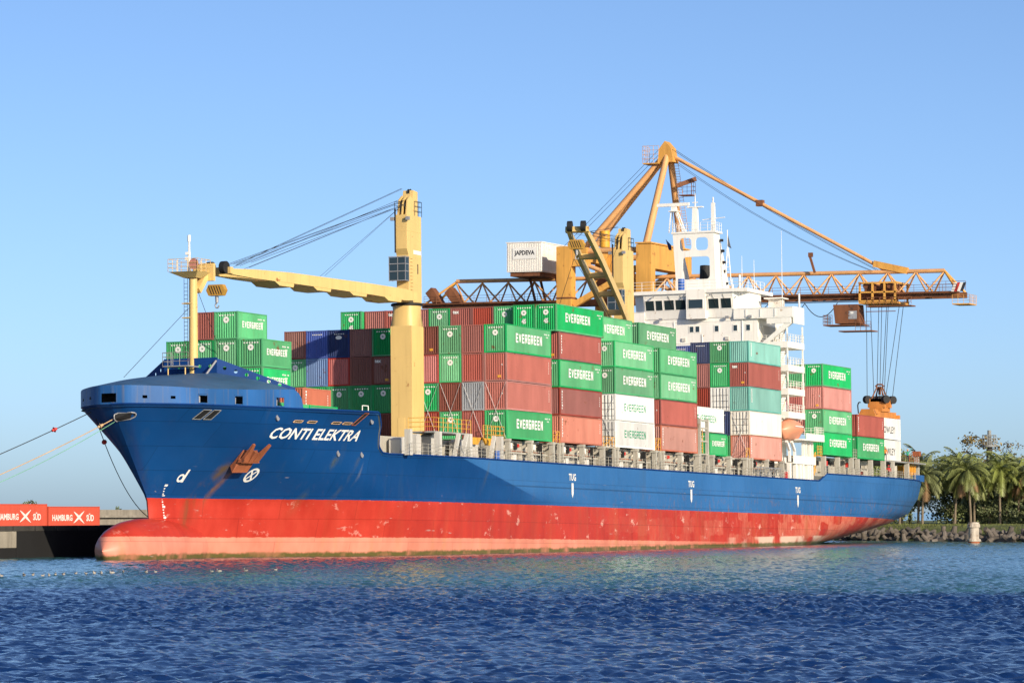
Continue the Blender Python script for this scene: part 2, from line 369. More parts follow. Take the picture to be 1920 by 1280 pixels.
# ------------------------------------------------------------------ containers
CW = 2.438
def corrug(mb, L, z0, z1, pitch, depth, put):
    """trapezoid corrugation along a wall: put(s, d, z) -> point; s along the wall, d inward"""
    n = max(2, round(L/pitch)); p = L/n; prof = []
    for k in range(n):
        s = k*p; prof += [(s, 0), (s+p*0.26, 0), (s+p*0.5, depth), (s+p*0.76, depth)]
    prof.append((L, 0)); m = len(prof)
    vs = [put(s, d, z0) for s, d in prof] + [put(s, d, z1) for s, d in prof]
    mb.add(vs, [(i, i+1, m+i+1, m+i) for i in range(m-1)])
_CM = {}
def cont_meshes(L, H, reefer=False, flat=False):
    key = (L, H, reefer)
    if key in _CM: return _CM[key]
    # local frame: x 0..L aft, y 0..CW starboard, z 0..H ; walls set in 3 cm behind the frame
    i = 0.03; b = MB()
    b0, t0 = 0.14, H-0.10
    sd = 0.008 if reefer else 0.036
    corrug(b, L-2*0.16, b0, t0, 0.28 if not reefer else 0.5, sd, lambda s, d, z: (0.16+s, i+d, z))
    corrug(b, L-2*0.16, b0, t0, 0.28 if not reefer else 0.5, sd, lambda s, d, z: (0.16+s, CW-i-d, z))
    corrug(b, CW-2*0.13, b0, t0, 0.255, 0.01 if reefer else 0.075, lambda s, d, z: (i+d, 0.13+s, z))
    b.add([(L-i, 0.1, b0), (L-i, CW-0.1, b0), (L-i, CW-0.1, t0), (L-i, 0.1, t0)], [(0,1,2,3)])
    b.add([(0.1,0.02,H-0.03),(L-0.1,0.02,H-0.03),(L-0.1,CW-0.02,H-0.03),(0.1,CW-0.02,H-0.03)], [(0,1,2,3)])
    b.add([(0.1,0.02,0.13),(L-0.1,0.02,0.13),(L-0.1,CW-0.02,0.13),(0.1,CW-0.02,0.13)], [(3,2,1,0)])
    def mk(mb, nm):
        me = bpy.data.meshes.new(nm); me.from_pydata(mb.v, [], mb.f)
        bm = bmesh.new(); bm.from_mesh(me); bmesh.ops.recalc_face_normals(bm, faces=bm.faces); bm.to_mesh(me); bm.free()
        me.materials.append(None); return me
    f = MB()
    for x in (0, L-0.17):
        for y in (0, CW-0.15): f.box((x, y, 0.12), (x+0.17, y+0.15, H-0.118))
        f.box((x+0.02, 0.151, H-0.11), (x+0.15, CW-0.151, H-0.012)); f.box((x+0.02, 0.151, 0.03), (x+0.15, CW-0.151, 0.16))
        for y in (-0.004, CW-0.156):
            for z in (0.0, H-0.118): f.box((x-0.004, y, z), (x+0.174, y+0.16, z+0.118))
    for y in (0.005, CW-0.085):
        f.box((0.175, y, H-0.10), (L-0.175, y+0.08, H-0.012)); f.box((0.175, y, 0.03), (L-0.175, y+0.08, 0.19))
    _CM[key] = (mk(b, 'wall'), mk(f, 'frame')); return _CM[key]
def mesh_of(mb, nm):
    me = bpy.data.meshes.new(nm); me.from_pydata(mb.v, [], mb.f); me.materials.append(None); return me
_LM = {}
def side_text(s, L, H, w, h, x0, zc, bold):
    k = ('s', s, L, H, w, h, x0, zc)
    if k not in _LM:
        a, f = block_text(s, w, h, bold) if s == 'EVERGREEN' else text_flat(s, w, h, bold); _LM[k] = mesh_of(MB().add([(x0+p[0], 0.022-p[2], zc-h/2+p[1]) for p in a], f), 'lettering')
    return _LM[k]
def end_text(s, H, w, h, y0, z0, bold):
    k = ('e', s, H, w, h, y0, z0)
    if k not in _LM:
        a, f = text_flat(s, w, h, bold); _LM[k] = mesh_of(MB().add([(0.018, y0-p[0], z0+p[1]) for p in a], f), 'lettering')
    return _LM[k]
def emblem(H, r=0.30):
    k = ('emb', H)
    if k not in _LM:
        m = MB(); cy, cz = CW/2, H*0.70
        v, f = plate(circ(0, 0, r, 20), [circ(0, 0, r*0.33, 10)], 0.004)
        m.add([(0.016+w, cy-u, cz+q) for u, q, w in v], f)
        for k2 in range(4):
            a = math.pi/4+k2*math.pi/2
            m.add([(0.012, cy+math.cos(a-0.5)*r*.18, cz+math.sin(a-.5)*r*.18), (0.012, cy+math.cos(a+0.5)*r*.18, cz+math.sin(a+.5)*r*.18), (0.012, cy+math.cos(a)*r*.36, cz+math.sin(a)*r*.36)], [(0,1,2)])
        _LM[k] = mesh_of(m, 'emblem')
    return _LM[k]
def marks(kind, L, H):
    """rows of small stencilled code marks"""
    k = ('m', kind, L, H)
    if k not in _LM:
        m = MB(); q = random.Random(str(k))
        def S(x, z, w, h): m.add([(x, 0.021, z), (x+w, 0.021, z), (x+w, 0.021, z+h), (x, 0.021, z+h)], [(0,1,2,3)])
        def E(y, z, w, h): m.add([(0.019, y, z), (0.019, y-w, z), (0.019, y-w, z+h), (0.019, y, z+h)], [(0,1,2,3)])
        if kind == 'green':
            for j in range(7):
                if j != 4: S(L-1.9+j*0.21, H-0.62, 0.14, 0.13)
            for j in range(3): S(L-1.35+j*0.2, H-0.9, 0.13, 0.12)
            for j in range(6): E(CW/2+0.72-j*0.27, H-0.42, 0.15, 0.12)
        elif kind == 'vert':
            for j in range(7): S(0.55, H*0.82-j*0.29, 0.12+0.14*q.random(), 0.2)
            for j in range(5): S(L-0.7, H*0.75-j*0.22, 0.10, 0.13)
        elif kind == 'plain':
            for j in range(8): S(L-0.75, H*0.8-j*0.16, 0.09, 0.10)
            E(0.55, H*0.55, 0.09, 0.16)
        elif kind == 'teal':
            for j in range(10): S(0.9, H*0.87-j*0.165, 0.26, 0.13)
        elif kind == 'navy':
            for j in range(6): E(CW/2+0.5-j*0.2, H-0.5, 0.12, 0.1)
        _LM[k] = mesh_of(m, 'code_mark')
    return _LM[k]
def door_bars(H):
    k = ('bars', H)
    if k not in _LM:
        m = MB()
        for y in (0.38, 0.82, 1.62, 2.06): m.tube((-0.02, y, 0.15), (-0.02, y, H-0.12), 0.022, n=5)
        m.box((-0.012, CW/2-0.03, 0.16), (0.02, CW/2+0.03, H-0.12))
        for z in (0.5, 1.2, 1.9): m.box((0.005, 0.2, z), (0.02, CW-0.2, z+0.04))
        _LM[k] = mesh_of(m, 'door_bar')
    return _LM[k]
COLNAME = {'green': 'green', 'maroon': 'maroon', 'brown': 'dark brown', 'salmon': 'faded maroon', 'orange': 'orange', 'red': 'bright red',
           'teal': 'teal', 'navy': 'navy', 'blue': 'blue', 'light_blue': 'light blue', 'white': 'white', 'cream': 'cream', 'grey': 'grey', 'quay_red': 'red'}
def container(x, y, z, L, H, col, label, group, side=None, end=None, ship=True, rz=0.0):
    wall, frame = cont_meshes(L, H, col in ('white', 'cream'))
    root = empty('shipping_container', (x+L/2, y+CW/2, z)); root.rotation_euler[2] = rz
    tag(root, label, 'container', group, ship=ship)
    off = (-L/2, -CW/2, 0)
    link_mesh('wall', wall, col, root, off); link_mesh('frame', frame, col if col not in ('white',) else 'white', root, off)
    for kind in (side or []):
        if kind == 'EG':
            w, h, x0 = (7.1, 0.95, 2.6) if L > 8 else (4.2, 0.60, 0.95)
            link_mesh('side_lettering', side_text('EVERGREEN', L, H, w, h, x0, H*0.55, 0.21), 'ink_white', root, off)
            link_mesh('code_mark', marks('green', L, H), 'ink_white', root, off)
        elif kind == 'EGW':
            link_mesh('side_lettering', side_text('EVERGREEN', L, H, 6.7, 0.82, 2.8, H*0.53, 0.16), 'ink_green', root, off)
        elif kind == 'CROWLEY':
            link_mesh('side_lettering', side_text('CROWLEY', L, H, 7.4, 0.95, 2.2, H*0.45, 0.01), 'ink_black', root, off)
        elif kind in ('vert', 'plain', 'teal', 'navy'):
            link_mesh('code_mark', marks(kind, L, H), 'ink_white', root, off)
    for kind in (end or []):
        if kind == 'EG':
            link_mesh('emblem', emblem(H), 'ink_white', root, off)
            if not side: link_mesh('code_mark', marks('green', L, H), 'ink_white', root, off)
        elif kind == '45': link_mesh('end_lettering', end_text('45', H, 0.5, 0.52, CW/2+0.25, H*0.30, 0.05), 'ink_white', root, off)
        elif kind == 'tex': link_mesh('end_lettering', end_text('tex', H, 0.72, 0.36, CW-0.28, H*0.78, 0.04), 'ink_white', root, off)
        elif kind == 'doors': link_mesh('door_bar', door_bars(H), 'dark', root, off)
        elif kind == 'yellow':
            k = ('yel', H)
            if k not in _LM: _LM[k] = mesh_of(MB().add([(0.015, 1.0, .38), (0.015, .62, .38), (0.015, .62, .62), (0.015, 1.0, .62)], [(0,1,2,3)]), 'sticker')
            link_mesh('sticker', _LM[k], 'ink_yellow', root, off)
        elif kind == 'oval':
            k = ('oval', H)
            if k not in _LM: _LM[k] = mesh_of(MB().add([(0.015, CW/2-0.36*math.cos(a*.3927), H*.72+.2*math.sin(a*.3927)) for a in range(16)], [tuple(range(16))]), 'emblem')
            link_mesh('emblem', _LM[k], 'ink_white', root, off)
        elif kind == 'navy': link_mesh('code_mark', marks('navy', L, H), 'ink_white', root, off)
    for c in root.children:
        if c.name.startswith('code_mark'): c['kind'] = 'stuff'
    return root
ORD = ['', 'lowest', 'second', 'third', 'fourth', 'fifth']
ROW = ['outermost port row', 'second row from port', 'third row from port', 'fourth row from port', 'fifth row from port', 'sixth row from port',
       'seventh row from port', 'eighth row from port', 'ninth row from port', 'tenth row from port']
L40, L45, L20, HC, SD = 12.192, 13.716, 6.058, 2.896, 2.591
PITCH, TH = 2.497, 2.91
DEFSIDE = {'green': ['EG'], 'salmon': ['plain'], 'maroon': ['plain'], 'orange': ['vert'], 'teal': ['teal'], 'white': ['EGW'], 'cream': []}
DEFEND = {'green': ['EG'], 'white': ['doors'], 'cream': ['doors'], 'navy': ['navy'], 'blue': ['navy']}
def put(bay, x, z, row, tier, col, phrase, y0=0.0, L=L40, H=HC, side='auto', end='auto', grp=None):
    s = DEFSIDE.get(col) if side == 'auto' else side
    e = DEFEND.get(col) if end == 'auto' else end
    lab = '%s container, %s tier up, %s, %s' % (COLNAME[col], ORD[tier], ROW[row], phrase)
    return container(x, y0+row*PITCH, z, L, H, col, lab, grp or 'containers stacked on the ship', s if (row == 0 or bay in ('A', 'B', '5', '9') or (row == 1 and tier == 5)) else None, e)

B1 = 'block behind the front crane'
bay1 = {0: ['green', 'salmon', 'salmon', 'green'], 1: ['maroon', 'grey', 'maroon', 'maroon'], 2: ['green', 'brown', 'green', 'green'],
        3: ['maroon', 'green', 'red', 'brown'], 4: ['maroon', 'maroon', 'green', 'maroon'], 5: ['brown', 'green', 'brown', 'green'],
        6: ['maroon', 'green', 'brown', 'brown'], 7: ['green', 'green', 'red', 'navy'], 8: ['maroon', 'green', 'light_blue', 'blue'], 9: ['green', 'maroon', 'green', 'brown']}
for r, cols in bay1.items():
    for t_, c in enumerate(cols, 1):
        e = 'auto'
        if (r, t_) == (5, 3): e = ['tex', 'yellow']
        if (r, t_) == (3, 4): e = ['yellow']
        if (r, t_) == (7, 4): e = ['navy', 'oval']
        if (r, t_) == (0, 3): e = ['yellow']
        put('1', 0.0, (t_-1)*TH, r, t_, c, B1, end=e)
for t_, c in enumerate(['orange', 'maroon', 'green', 'maroon'], 1):
    put('2', 14.556, (t_-1)*TH, 0, t_, c, 'second block amidships', side=['vert'] if c != 'green' else 'auto', end=['yellow'] if t_ == 4 else 'auto')
for r, c, L, e in ((0, 'green', L45, ['EG', '45']), (1, 'green', L45, ['EG', '45']), (2, 'green', L40, ['EG']), (3, 'maroon', L40, []), (4, 'maroon', L40, ['tex']),
                   (5, 'green', L40, ['EG']), (6, 'maroon', L40, []), (7, 'maroon', L40, ['tex']), (8, 'maroon', L40, []), (9, 'green', L45, ['EG', '45'])):
    put('2', 14.556-(L-L40)/2, 4*TH+0.01, r, 5, c, 'second block amidships', L=L, end=e)
for t_, c in enumerate(['white', 'white', 'green', 'green'], 1): put('3', 30.814, (t_-1)*TH, 0, t_, c, 'third block amidships')
put('3', 30.814, 4*TH, 1, 5, 'green', 'third block amidships')
for t_, c in enumerate(['orange', 'maroon', 'green', 'green'], 1): put('4', 45.172, (t_-1)*TH-0.01, 0, t_, c, 'fourth block amidships')
put('4', 45.172, 4*TH-0.01, 1, 5, 'green', 'fourth block amidships')
container(62.15, 0.2, -0.05, L20, SD, 'green', 'short green container under the white one ahead of the bridge block', 'containers stacked on the ship', ['EG'], ['EG'])
container(60.1, 1.95, 2.85, L40, HC, 'white', 'white container half hidden behind the lashing frame amidships', 'containers stacked on the ship', ['EGW'], ['doors'])
B6 = 'block ahead of the bridge'
for r, cols in {0: ['orange', 'cream', 'teal', 'maroon', 'teal'], 1: ['green', 'navy', 'white', 'green', 'green'], 2: [None, 'maroon', 'maroon', 'maroon', 'navy'], 3: [None, None, None, 'maroon', 'blue']}.items():
    for t_, c in enumerate(cols, 1):
        if c: put('6', 76.048, -0.15+(t_-1)*TH - (0.35 if (r == 3 and t_ == 5) else 0), r, t_, c, B6, H=SD if t_ == 5 else HC, end=(['tex', 'yellow'] if (r, t_) == (0, 4) else 'auto'))
for r, cols in {0: ['green', 'green', 'salmon', 'green'], 1: [None, 'maroon', 'red', 'green']}.items():
    for t_, c in enumerate(cols, 1):
        if c: put('7', 105.258, 1.15+(t_-1)*TH, r, t_, c, 'block just behind the bridge', end=(['yellow'] if (r, t_) == (0, 3) else 'auto'))
put('8', 119.779, 1.04, 0, 1, 'green', 'last block before the stern'); put('8', 119.779, 1.04+TH, 0, 2, 'maroon', 'last block before the stern', side=['vert'])
container(136.0, 2.5, 1.33, L40, HC, 'white', 'lower white container with black lettering at the stern', 'containers stacked on the ship', ['CROWLEY'], ['doors'])
container(136.0, 2.5, 4.30, L40, HC, 'white', 'upper white container gripped by the orange spreader at the stern', 'containers stacked on the ship', ['CROWLEY'], ['doors'])
for r, cols in {0: ['green', 'green', None], 1: [None, 'green', 'green'], 2: [None, 'green', 'maroon'], 3: [None, 'green', None]}.items():
    for t_, c in enumerate(cols, 1):
        if c: put('A', -40.74, 2.90+(t_-1)*2.605, r, t_, c, 'bow block behind the mast', y0=7.3, L=L20, H=SD, side=['EG'] if (c == 'green' and (r == 0 or t_ == 3)) else None)
container(-32.5, 7.15, 1.35, L20, SD, 'orange', 'short orange container with vertical white marks low behind the bow bulwark', 'containers stacked on the ship', ['vert'], ['navy'])
container(-32.5, 9.65, 1.35, L20, SD, 'navy', 'short navy container beside the orange one behind the bow bulwark', 'containers stacked on the ship', None, ['navy', 'oval'])
container(-35.2, 5.2, -0.42, L20, SD, 'green', 'short green container low behind the bow rail, the after one of two', 'containers stacked on the ship', ['EG'], ['EG'])
container(-41.5, 5.2, -0.42, L20, SD, 'green', 'short green container low behind the bow rail, the forward one of two', 'containers stacked on the ship', ['EG'], ['EG'])
# two red containers on the quay
for x, y, z, H, lb in ((49.9, 88.6, 2.25, HC, 'taller red container on the quay nearest the picture edge'), (62.4, 88.0, 2.25, SD, 'lower red container on the quay next to the breakwater wall')):
    c = container(x, y, z, L40, H, 'quay_red', lb, 'red containers on the quay', None, None, ship=False, rz=math.radians(-3))
    off = (-L40/2, -CW/2, 0)
    link_mesh('side_lettering', side_text('HAMBURG', L40, H, 4.7, 0.8, 1.0, H*0.45, 0.03), 'ink_white', c, off)
    link_mesh('side_lettering', side_text('SÜD', L40, H, 1.8, 1.0, 9.0, H*0.47, 0.03), 'ink_white', c, off)
    k = ('swoosh', H)
    if k not in _LM:
        m = MB(); cz = H*0.47
        for sgn in (1, -1):
            top = [(6.0+2.5*t/10, cz+sgn*(0.75-1.5*t/10+0.2*math.sin(math.pi*t/10))) for t in range(11)]
            bot = [(x_, z_-sgn*(0.06+0.34*math.sin(math.pi*min(1, max(0, i/10))))) for i, (x_, z_) in enumerate(top)]
            m.add([(a, 0.020-0.003*sgn, b) for a, b in top]+[(a, 0.020-0.003*sgn, b) for a, b in bot], [(i, i+1, 12+i, 11+i) for i in range(10)])
        _LM[k] = mesh_of(m, 'emblem')
    link_mesh('emblem', _LM[k], 'ink_white', c, off)

# ------------------------------------------------------------------ hull lines
YC, HB = 12.5, 13.1
ZK, ZB = 1.46, 3.12
K_T = [(-60,0),(-59.85,1.2),(-59.2,2.3),(-58,3.5),(-56.5,4.8),(-55.3,5.6),(-53.4,6.6),(-50,7.6),(-47.5,8.3),(-43,9.6),(-38,11.2),(-32.5,12.6),(-28.5,13.1)]
R_T = [(-53.4,0),(-53.0,0.35),(-51,0.95),(-48,1.8),(-44,3.2),(-39,5.5),(-34,8.0),(-29,9.9),(-24.5,11.1),(-15,12.15),(-4,12.75),(7.8,13.1)]
W_T = [(-52.6,0),(-52.2,0.3),(-50,0.8),(-46,1.8),(-40,4.1),(-34,6.8),(-29,8.8),(-24,10.3),(-14,11.7),(0,12.6),(14,13.0)]
B_T = [(-50.5,0),(-50,0.3),(-47,0.8),(-44,1.5),(-38,3.4),(-32,6.0),(-26,8.2),(-18,10.2),(-8,11.6),(8,12.7),(22,13.0)]
SG = np.unique(np.concatenate([np.linspace(0,1,61)**1.6, np.linspace(0.5,1,40)]))
def _pch(x, y, q):
    x=np.asarray(x,float);y=np.asarray(y,float);h=np.diff(x);d=np.diff(y)/h;m=np.empty_like(x);m[0]=d[0];m[-1]=d[-1]
    for i in range(1,len(x)-1):
        m[i]=0 if d[i-1]*d[i]<=0 else 2*d[i-1]*d[i]/(d[i-1]+d[i])
    i=np.clip(np.searchsorted(x,q)-1,0,len(x)-2);t=(q-x[i])/h[i]
    return (2*t**3-3*t**2+1)*y[i]+(t**3-2*t**2+t)*h[i]*m[i]+(-2*t**3+3*t**2)*y[i+1]+(t**3-t**2)*h[i]*m[i+1]
def _norm(T):
    x=np.array([a for a,b in T]);y=np.array([b for a,b in T]);s=(x-x[0])/(x[-1]-x[0]);return x[0],x[-1],_pch(s,y,SG)
LEV = [(-14.0,)+_norm(B_T),(-11.9,)+_norm(W_T),(-6.62,)+_norm(R_T),(ZK,)+_norm(K_T)]
def bow(z):
    """arrays X(s), half breadth(s) of the forebody at height z"""
    z=min(max(z,-14.0),ZK)
    for (z0,a0,b0,h0),(z1,a1,b1,h1) in zip(LEV[:-1],LEV[1:]):
        if z<=z1+1e-9:
            w=(z-z0)/(z1-z0); wh=w**0.9 if z0>-7 else w
            return (a0+(a1-a0)*w)+((b0+(b1-b0)*w)-(a0+(a1-a0)*w))*SG, h0+(h1-h0)*wh
ST = np.array([ # z, end of flat side, end of hull, half breadth there
 (-14,66,104,0.3),(-12,74,115,1.0),(-10,85,129,2.6),(-8.4,96,144,5.0),(-7.2,104,151,7.0),(-5.6,114,155.8,8.8),(-3.6,121,157.2,9.7),(-1.3,126,157.8,10.1)])
TG = np.linspace(0,1,26)
def stern(z):
    z=min(max(z,-14),-1.3); f=[np.interp(z,ST[:,0],ST[:,k]) for k in (1,2,3)]
    return f[0]+(f[1]-f[0])*TG, HB-(HB-f[2])*TG**2.3
def half(X,z):
    xb,hb=bow(z)
    if X<=xb[-1]: return float(np.interp(X,xb,hb))
    xs,hs=stern(z)
    if X>=xs[0]: return float(np.interp(X,xs,hs))
    return HB
def sheer(X): return float(np.interp(X,[-31.6,-30.2,-28.9,-27.9,-26.8,101.4,104.6,160],[1.46,0.35,-1.55,-2.15,-2.25,-2.25,-1.3,-1.15]))

# ------------------------------------------------------------------ the ship
ship = empty('container_ship', (45, 12.5, -14.0))
tag(ship, 'large blue and red container ship moored alongside the quay', 'container ship', ship=True)

def hull_material():
    m = bpy.data.materials.new('hull_paint'); m.use_nodes = True; N = m.node_tree.nodes; Lk = m.node_tree.links; b = N['Principled BSDF']
    b.inputs['Specular IOR Level'].default_value = 0.3
    tc = N.new('ShaderNodeTexCoord'); ad = N.new('ShaderNodeVectorMath'); ad.operation = 'ADD'; ad.inputs[1].default_value = (45, 12.5, -14)
    Lk.new(tc.outputs['Object'], ad.inputs[0]); P = ad.outputs[0]
    sep = N.new('ShaderNodeSeparateXYZ'); Lk.new(P, sep.inputs[0])
    def noise(scale, detail, mp, rough=0.55):
        mm = N.new('ShaderNodeMapping'); mm.inputs['Scale'].default_value = mp; Lk.new(P, mm.inputs['Vector'])
        n = N.new('ShaderNodeTexNoise'); n.inputs['Scale'].default_value = scale; n.inputs['Detail'].default_value = detail; n.inputs['Roughness'].default_value = rough
        Lk.new(mm.outputs[0], n.inputs['Vector']); return n.outputs['Fac']
    def rng(x, a, b_, c=0.0, d=1.0, smooth=False):
        r = N.new('ShaderNodeMapRange'); r.inputs['From Min'].default_value = a; r.inputs['From Max'].default_value = b_
        r.inputs['To Min'].default_value = c; r.inputs['To Max'].default_value = d
        if smooth: r.interpolation_type = 'SMOOTHSTEP'
        Lk.new(x, r.inputs['Value']); return r.outputs[0]
    def mul(x, y):
        q = N.new('ShaderNodeMath'); q.operation = 'MULTIPLY'; Lk.new(x, q.inputs[0])
        if isinstance(y, float): q.inputs[1].default_value = y
        else: Lk.new(y, q.inputs[1])
        return q.outputs[0]
    def madd(x, k, y):
        q = N.new('ShaderNodeMath'); q.operation = 'MULTIPLY_ADD'; Lk.new(x, q.inputs[0]); q.inputs[1].default_value = k
        if isinstance(y, (int, float)): q.inputs[2].default_value = y
        else: Lk.new(y, q.inputs[2])
        return q.outputs[0]
    def mix(f, a, c):
        q = N.new('ShaderNodeMix'); q.data_type = 'RGBA'; Lk.new(f, q.inputs['Factor'])
        for s, v in (('A', a), ('B', c)):
            if isinstance(v, tuple): q.inputs[s].default_value = (*v, 1)
            else: Lk.new(v, q.inputs[s])
        return q.outputs['Result']
    z = sep.outputs['Z']; x = sep.outputs['X']
    big = noise(0.08, 5, (1, 1, 1)); med = noise(0.5, 6, (1, 1, 0.5)); st1 = noise(0.55, 5, (1, 1, 0.05)); patch = noise(0.22, 2, (0.8, 1, 1.2), 0.4); fine = noise(1.4, 8, (1, 1, 0.6), 0.7)
    fore_blue = mix(rng(big, 0.3, 0.7), (0.0025, 0.040, 0.155), (0.006, 0.062, 0.215))
    faded = mix(rng(big, 0.3, 0.7), (0.022, 0.115, 0.31), (0.036, 0.150, 0.38))  # paler blue for the plating aft
    edge = madd(z, 5.3, madd(x, 1.0, 13.0+5.3*2.25))       # darker blue plating forward of a raking line
    lowz = rng(z, -4.6, -6.2)
    sharp = rng(edge, -0.25, 0.25); soft = rng(edge, -14.0, 16.0, smooth=True)
    mm_ = N.new('ShaderNodeMix'); mm_.data_type = 'FLOAT'; Lk.new(lowz, mm_.inputs['Factor']); Lk.new(sharp, mm_.inputs['A']); Lk.new(soft, mm_.inputs['B'])
    blue = mix(mm_.outputs['Result'], fore_blue, faded)
    # fresh touch-up patches and grimy runs
    blue = mix(mul(rng(st1, 0.60, 0.74), 0.16), blue, (0.07, 0.095, 0.09))
    # rust and scuffs towards the boot topping aft
    aft = rng(x, 20, 110)
    low = rng(z, -3.2, -6.3)
    bluer = mul(mul(rng(fine, 0.54, 0.66), low), rng(x, 0, 110, 0.05, 0.9))
    blue = mix(bluer, blue, (0.23, 0.12, 0.075))
    red = mix(rng(med, 0.3, 0.7), (0.40, 0.030, 0.017), (0.52, 0.046, 0.026))
    bp = N.new('ShaderNodeTexBrick'); bp.inputs['Scale'].default_value = 1.0; bp.inputs['Mortar Size'].default_value = 0.0; bp.inputs['Brick Width'].default_value = 3.4; bp.inputs['Row Height'].default_value = 1.7; bp.offset = 0.37
    bp.inputs['Color1'].default_value = (0, 0, 0, 1); bp.inputs['Color2'].default_value = (1, 1, 1, 1)
    cb = N.new('ShaderNodeCombineXYZ'); Lk.new(madd(fine, 0.9, x), cb.inputs[0]); Lk.new(madd(st1, 1.6, z), cb.inputs[1]); Lk.new(cb.outputs[0], bp.inputs['Vector'])
    bw_ = N.new('ShaderNodeRGBToBW'); Lk.new(bp.outputs['Color'], bw_.inputs[0])
    red = mix(mul(mul(rng(bw_.outputs[0], 0.50, 0.62), aft), rng(fine, 0.30, 0.55)), red, (0.62, 0.17, 0.105))
    red = mix(mul(rng(fine, 0.52, 0.62), mul(aft, 0.4)), red, (0.56, 0.19, 0.12))
    red = mix(mul(rng(st1, 0.52, 0.70), rng(x, -20, 120, 0.10, 0.7)), red, (0.42, 0.12, 0.05))
    scr = noise(0.35, 9, (1, 1, 1.6), 0.75)
    sc1 = mul(rng(scr, 0.60, 0.635), rng(x, -60, 20, 0.25, 0.75)); red = mix(sc1, red, (0.72, 0.42, 0.34))
    pink = mix(rng(med, 0.3, 0.7), (0.62, 0.20, 0.13), (0.74, 0.28, 0.19))
    pink = mix(mul(rng(st1, 0.55, 0.75), 0.5), pink, (0.50, 0.24, 0.10))
    pfade = mul(rng(madd(fine, 0.25, z), -9.93, -9.99), rng(madd(med, 26.0, x), 88, 60))
    red = mix(pfade, red, pink)
    # pale scraped band at the waterline aft
    wl_ = madd(x, -0.0125, madd(sep.outputs['Y'], -0.01555, madd(z, 1.0, 11.578)))
    wob = madd(fine, 0.5, wl_)
    paleb = mul(mul(rng(wl_, 1.25, 1.1), rng(patch, 0.44, 0.52)), mul(rng(x, 62, 75), rng(x, 118, 100))); red = mix(mul(paleb, 0.85), red, (0.75, 0.55, 0.42))
    col = mix(rng(madd(fine, 0.12, z), -6.57, -6.55), red, blue)
    alg = mul(rng(madd(med, 0.5, wob), 1.08, 0.86), rng(med, 0.22, 0.5)); col = mix(mul(alg, 0.9), col, (0.06, 0.085, 0.015))
    wet = rng(wob, 0.36, 0.26); col = mix(mul(wet, 0.8), col, (0.13, 0.06, 0.035))
    # plating: faint tone change from plate to plate, weld seams, a rubbing line
    bt = N.new('ShaderNodeTexBrick'); bt.inputs['Scale'].default_value = 1.0; bt.inputs['Mortar Size'].default_value = 0.035; bt.inputs['Brick Width'].default_value = 8.5; bt.inputs['Row Height'].default_value = 2.1
    bt.inputs['Color1'].default_value = (1.07, 1.07, 1.07, 1); bt.inputs['Color2'].default_value = (0.93, 0.93, 0.93, 1); bt.inputs['Mortar'].default_value = (0.66, 0.66, 0.66, 1)
    cx = N.new('ShaderNodeCombineXYZ'); Lk.new(x, cx.inputs[0]); Lk.new(z, cx.inputs[1]); Lk.new(cx.outputs[0], bt.inputs['Vector'])
    pm = N.new('ShaderNodeMix'); pm.data_type = 'RGBA'; pm.blend_type = 'MULTIPLY'; pm.inputs['Factor'].default_value = 0.75; Lk.new(col, pm.inputs['A']); Lk.new(bt.outputs['Color'], pm.inputs['B']); col = pm.outputs['Result']
    rub = N.new('ShaderNodeMath'); rub.operation = 'ABSOLUTE'; Lk.new(madd(z, 1.0, 4.75), rub.inputs[0])
    col = mix(mul(mul(rng(rub.outputs[0], 0.10, 0.05), rng(x, -4, 2)), 0.55), col, (0.012, 0.04, 0.10))
    gouge = noise(0.9, 3, (0.35, 1, 2.2), 0.6); col = mix(mul(mul(rng(gouge, 0.70, 0.74), rng(z, -3.4, -5.2)), 0.5), col, (0.42, 0.36, 0.32))
    # rust run below the anchor
    def run(xc, zc, wd, ln, c, k):
        nonlocal col
        dx = N.new('ShaderNodeMath'); dx.operation = 'ABSOLUTE'; Lk.new(madd(z, -0.42, madd(x, 1.0, -xc + 0.42*zc)), dx.inputs[0])
        f = mul(mul(mul(rng(madd(fine, wd*1.3, dx.outputs[0]), wd*1.6, wd*0.6), rng(st1, 0.40, 0.56)), rng(z, zc, zc-0.5)), rng(z, zc-ln, zc-ln*0.4))
        col = mix(mul(f, k), col, c)
    run(-46.7, -3.3, 1.1, 8.5, (0.13, 0.08, 0.03), 0.95); run(-45.5, -3.4, 0.7, 6.0, (0.20, 0.10, 0.05), 0.8)
    run(-34.8, -2.5, 0.7, 6.0, (0.09, 0.10, 0.04), 0.6); run(-31.4, -2.5, 0.5, 5.0, (0.10, 0.10, 0.05), 0.55); run(-30.2, -2.6, 0.3, 3.0, (0.25, 0.26, 0.22), 0.4)
    run(-6.0, -2.3, 0.5, 3.5, (0.09, 0.10, 0.07), 0.35)
    Lk.new(col, b.inputs['Base Color'])
    ro = rng(med, 0.3, 0.7, 0.28, 0.5); Lk.new(ro, b.inputs['Roughness'])
    bn = N.new('ShaderNodeBump'); bn.inputs['Strength'].default_value = 0.25; bn.inputs['Distance'].default_value = 0.25
    dent = noise(0.28, 2, (1, 1, 1)); Lk.new(dent, bn.inputs['Height']); Lk.new(bn.outputs[0], b.inputs['Normal'])
    return m
HULL = hull_material(); MATS['hull'] = HULL

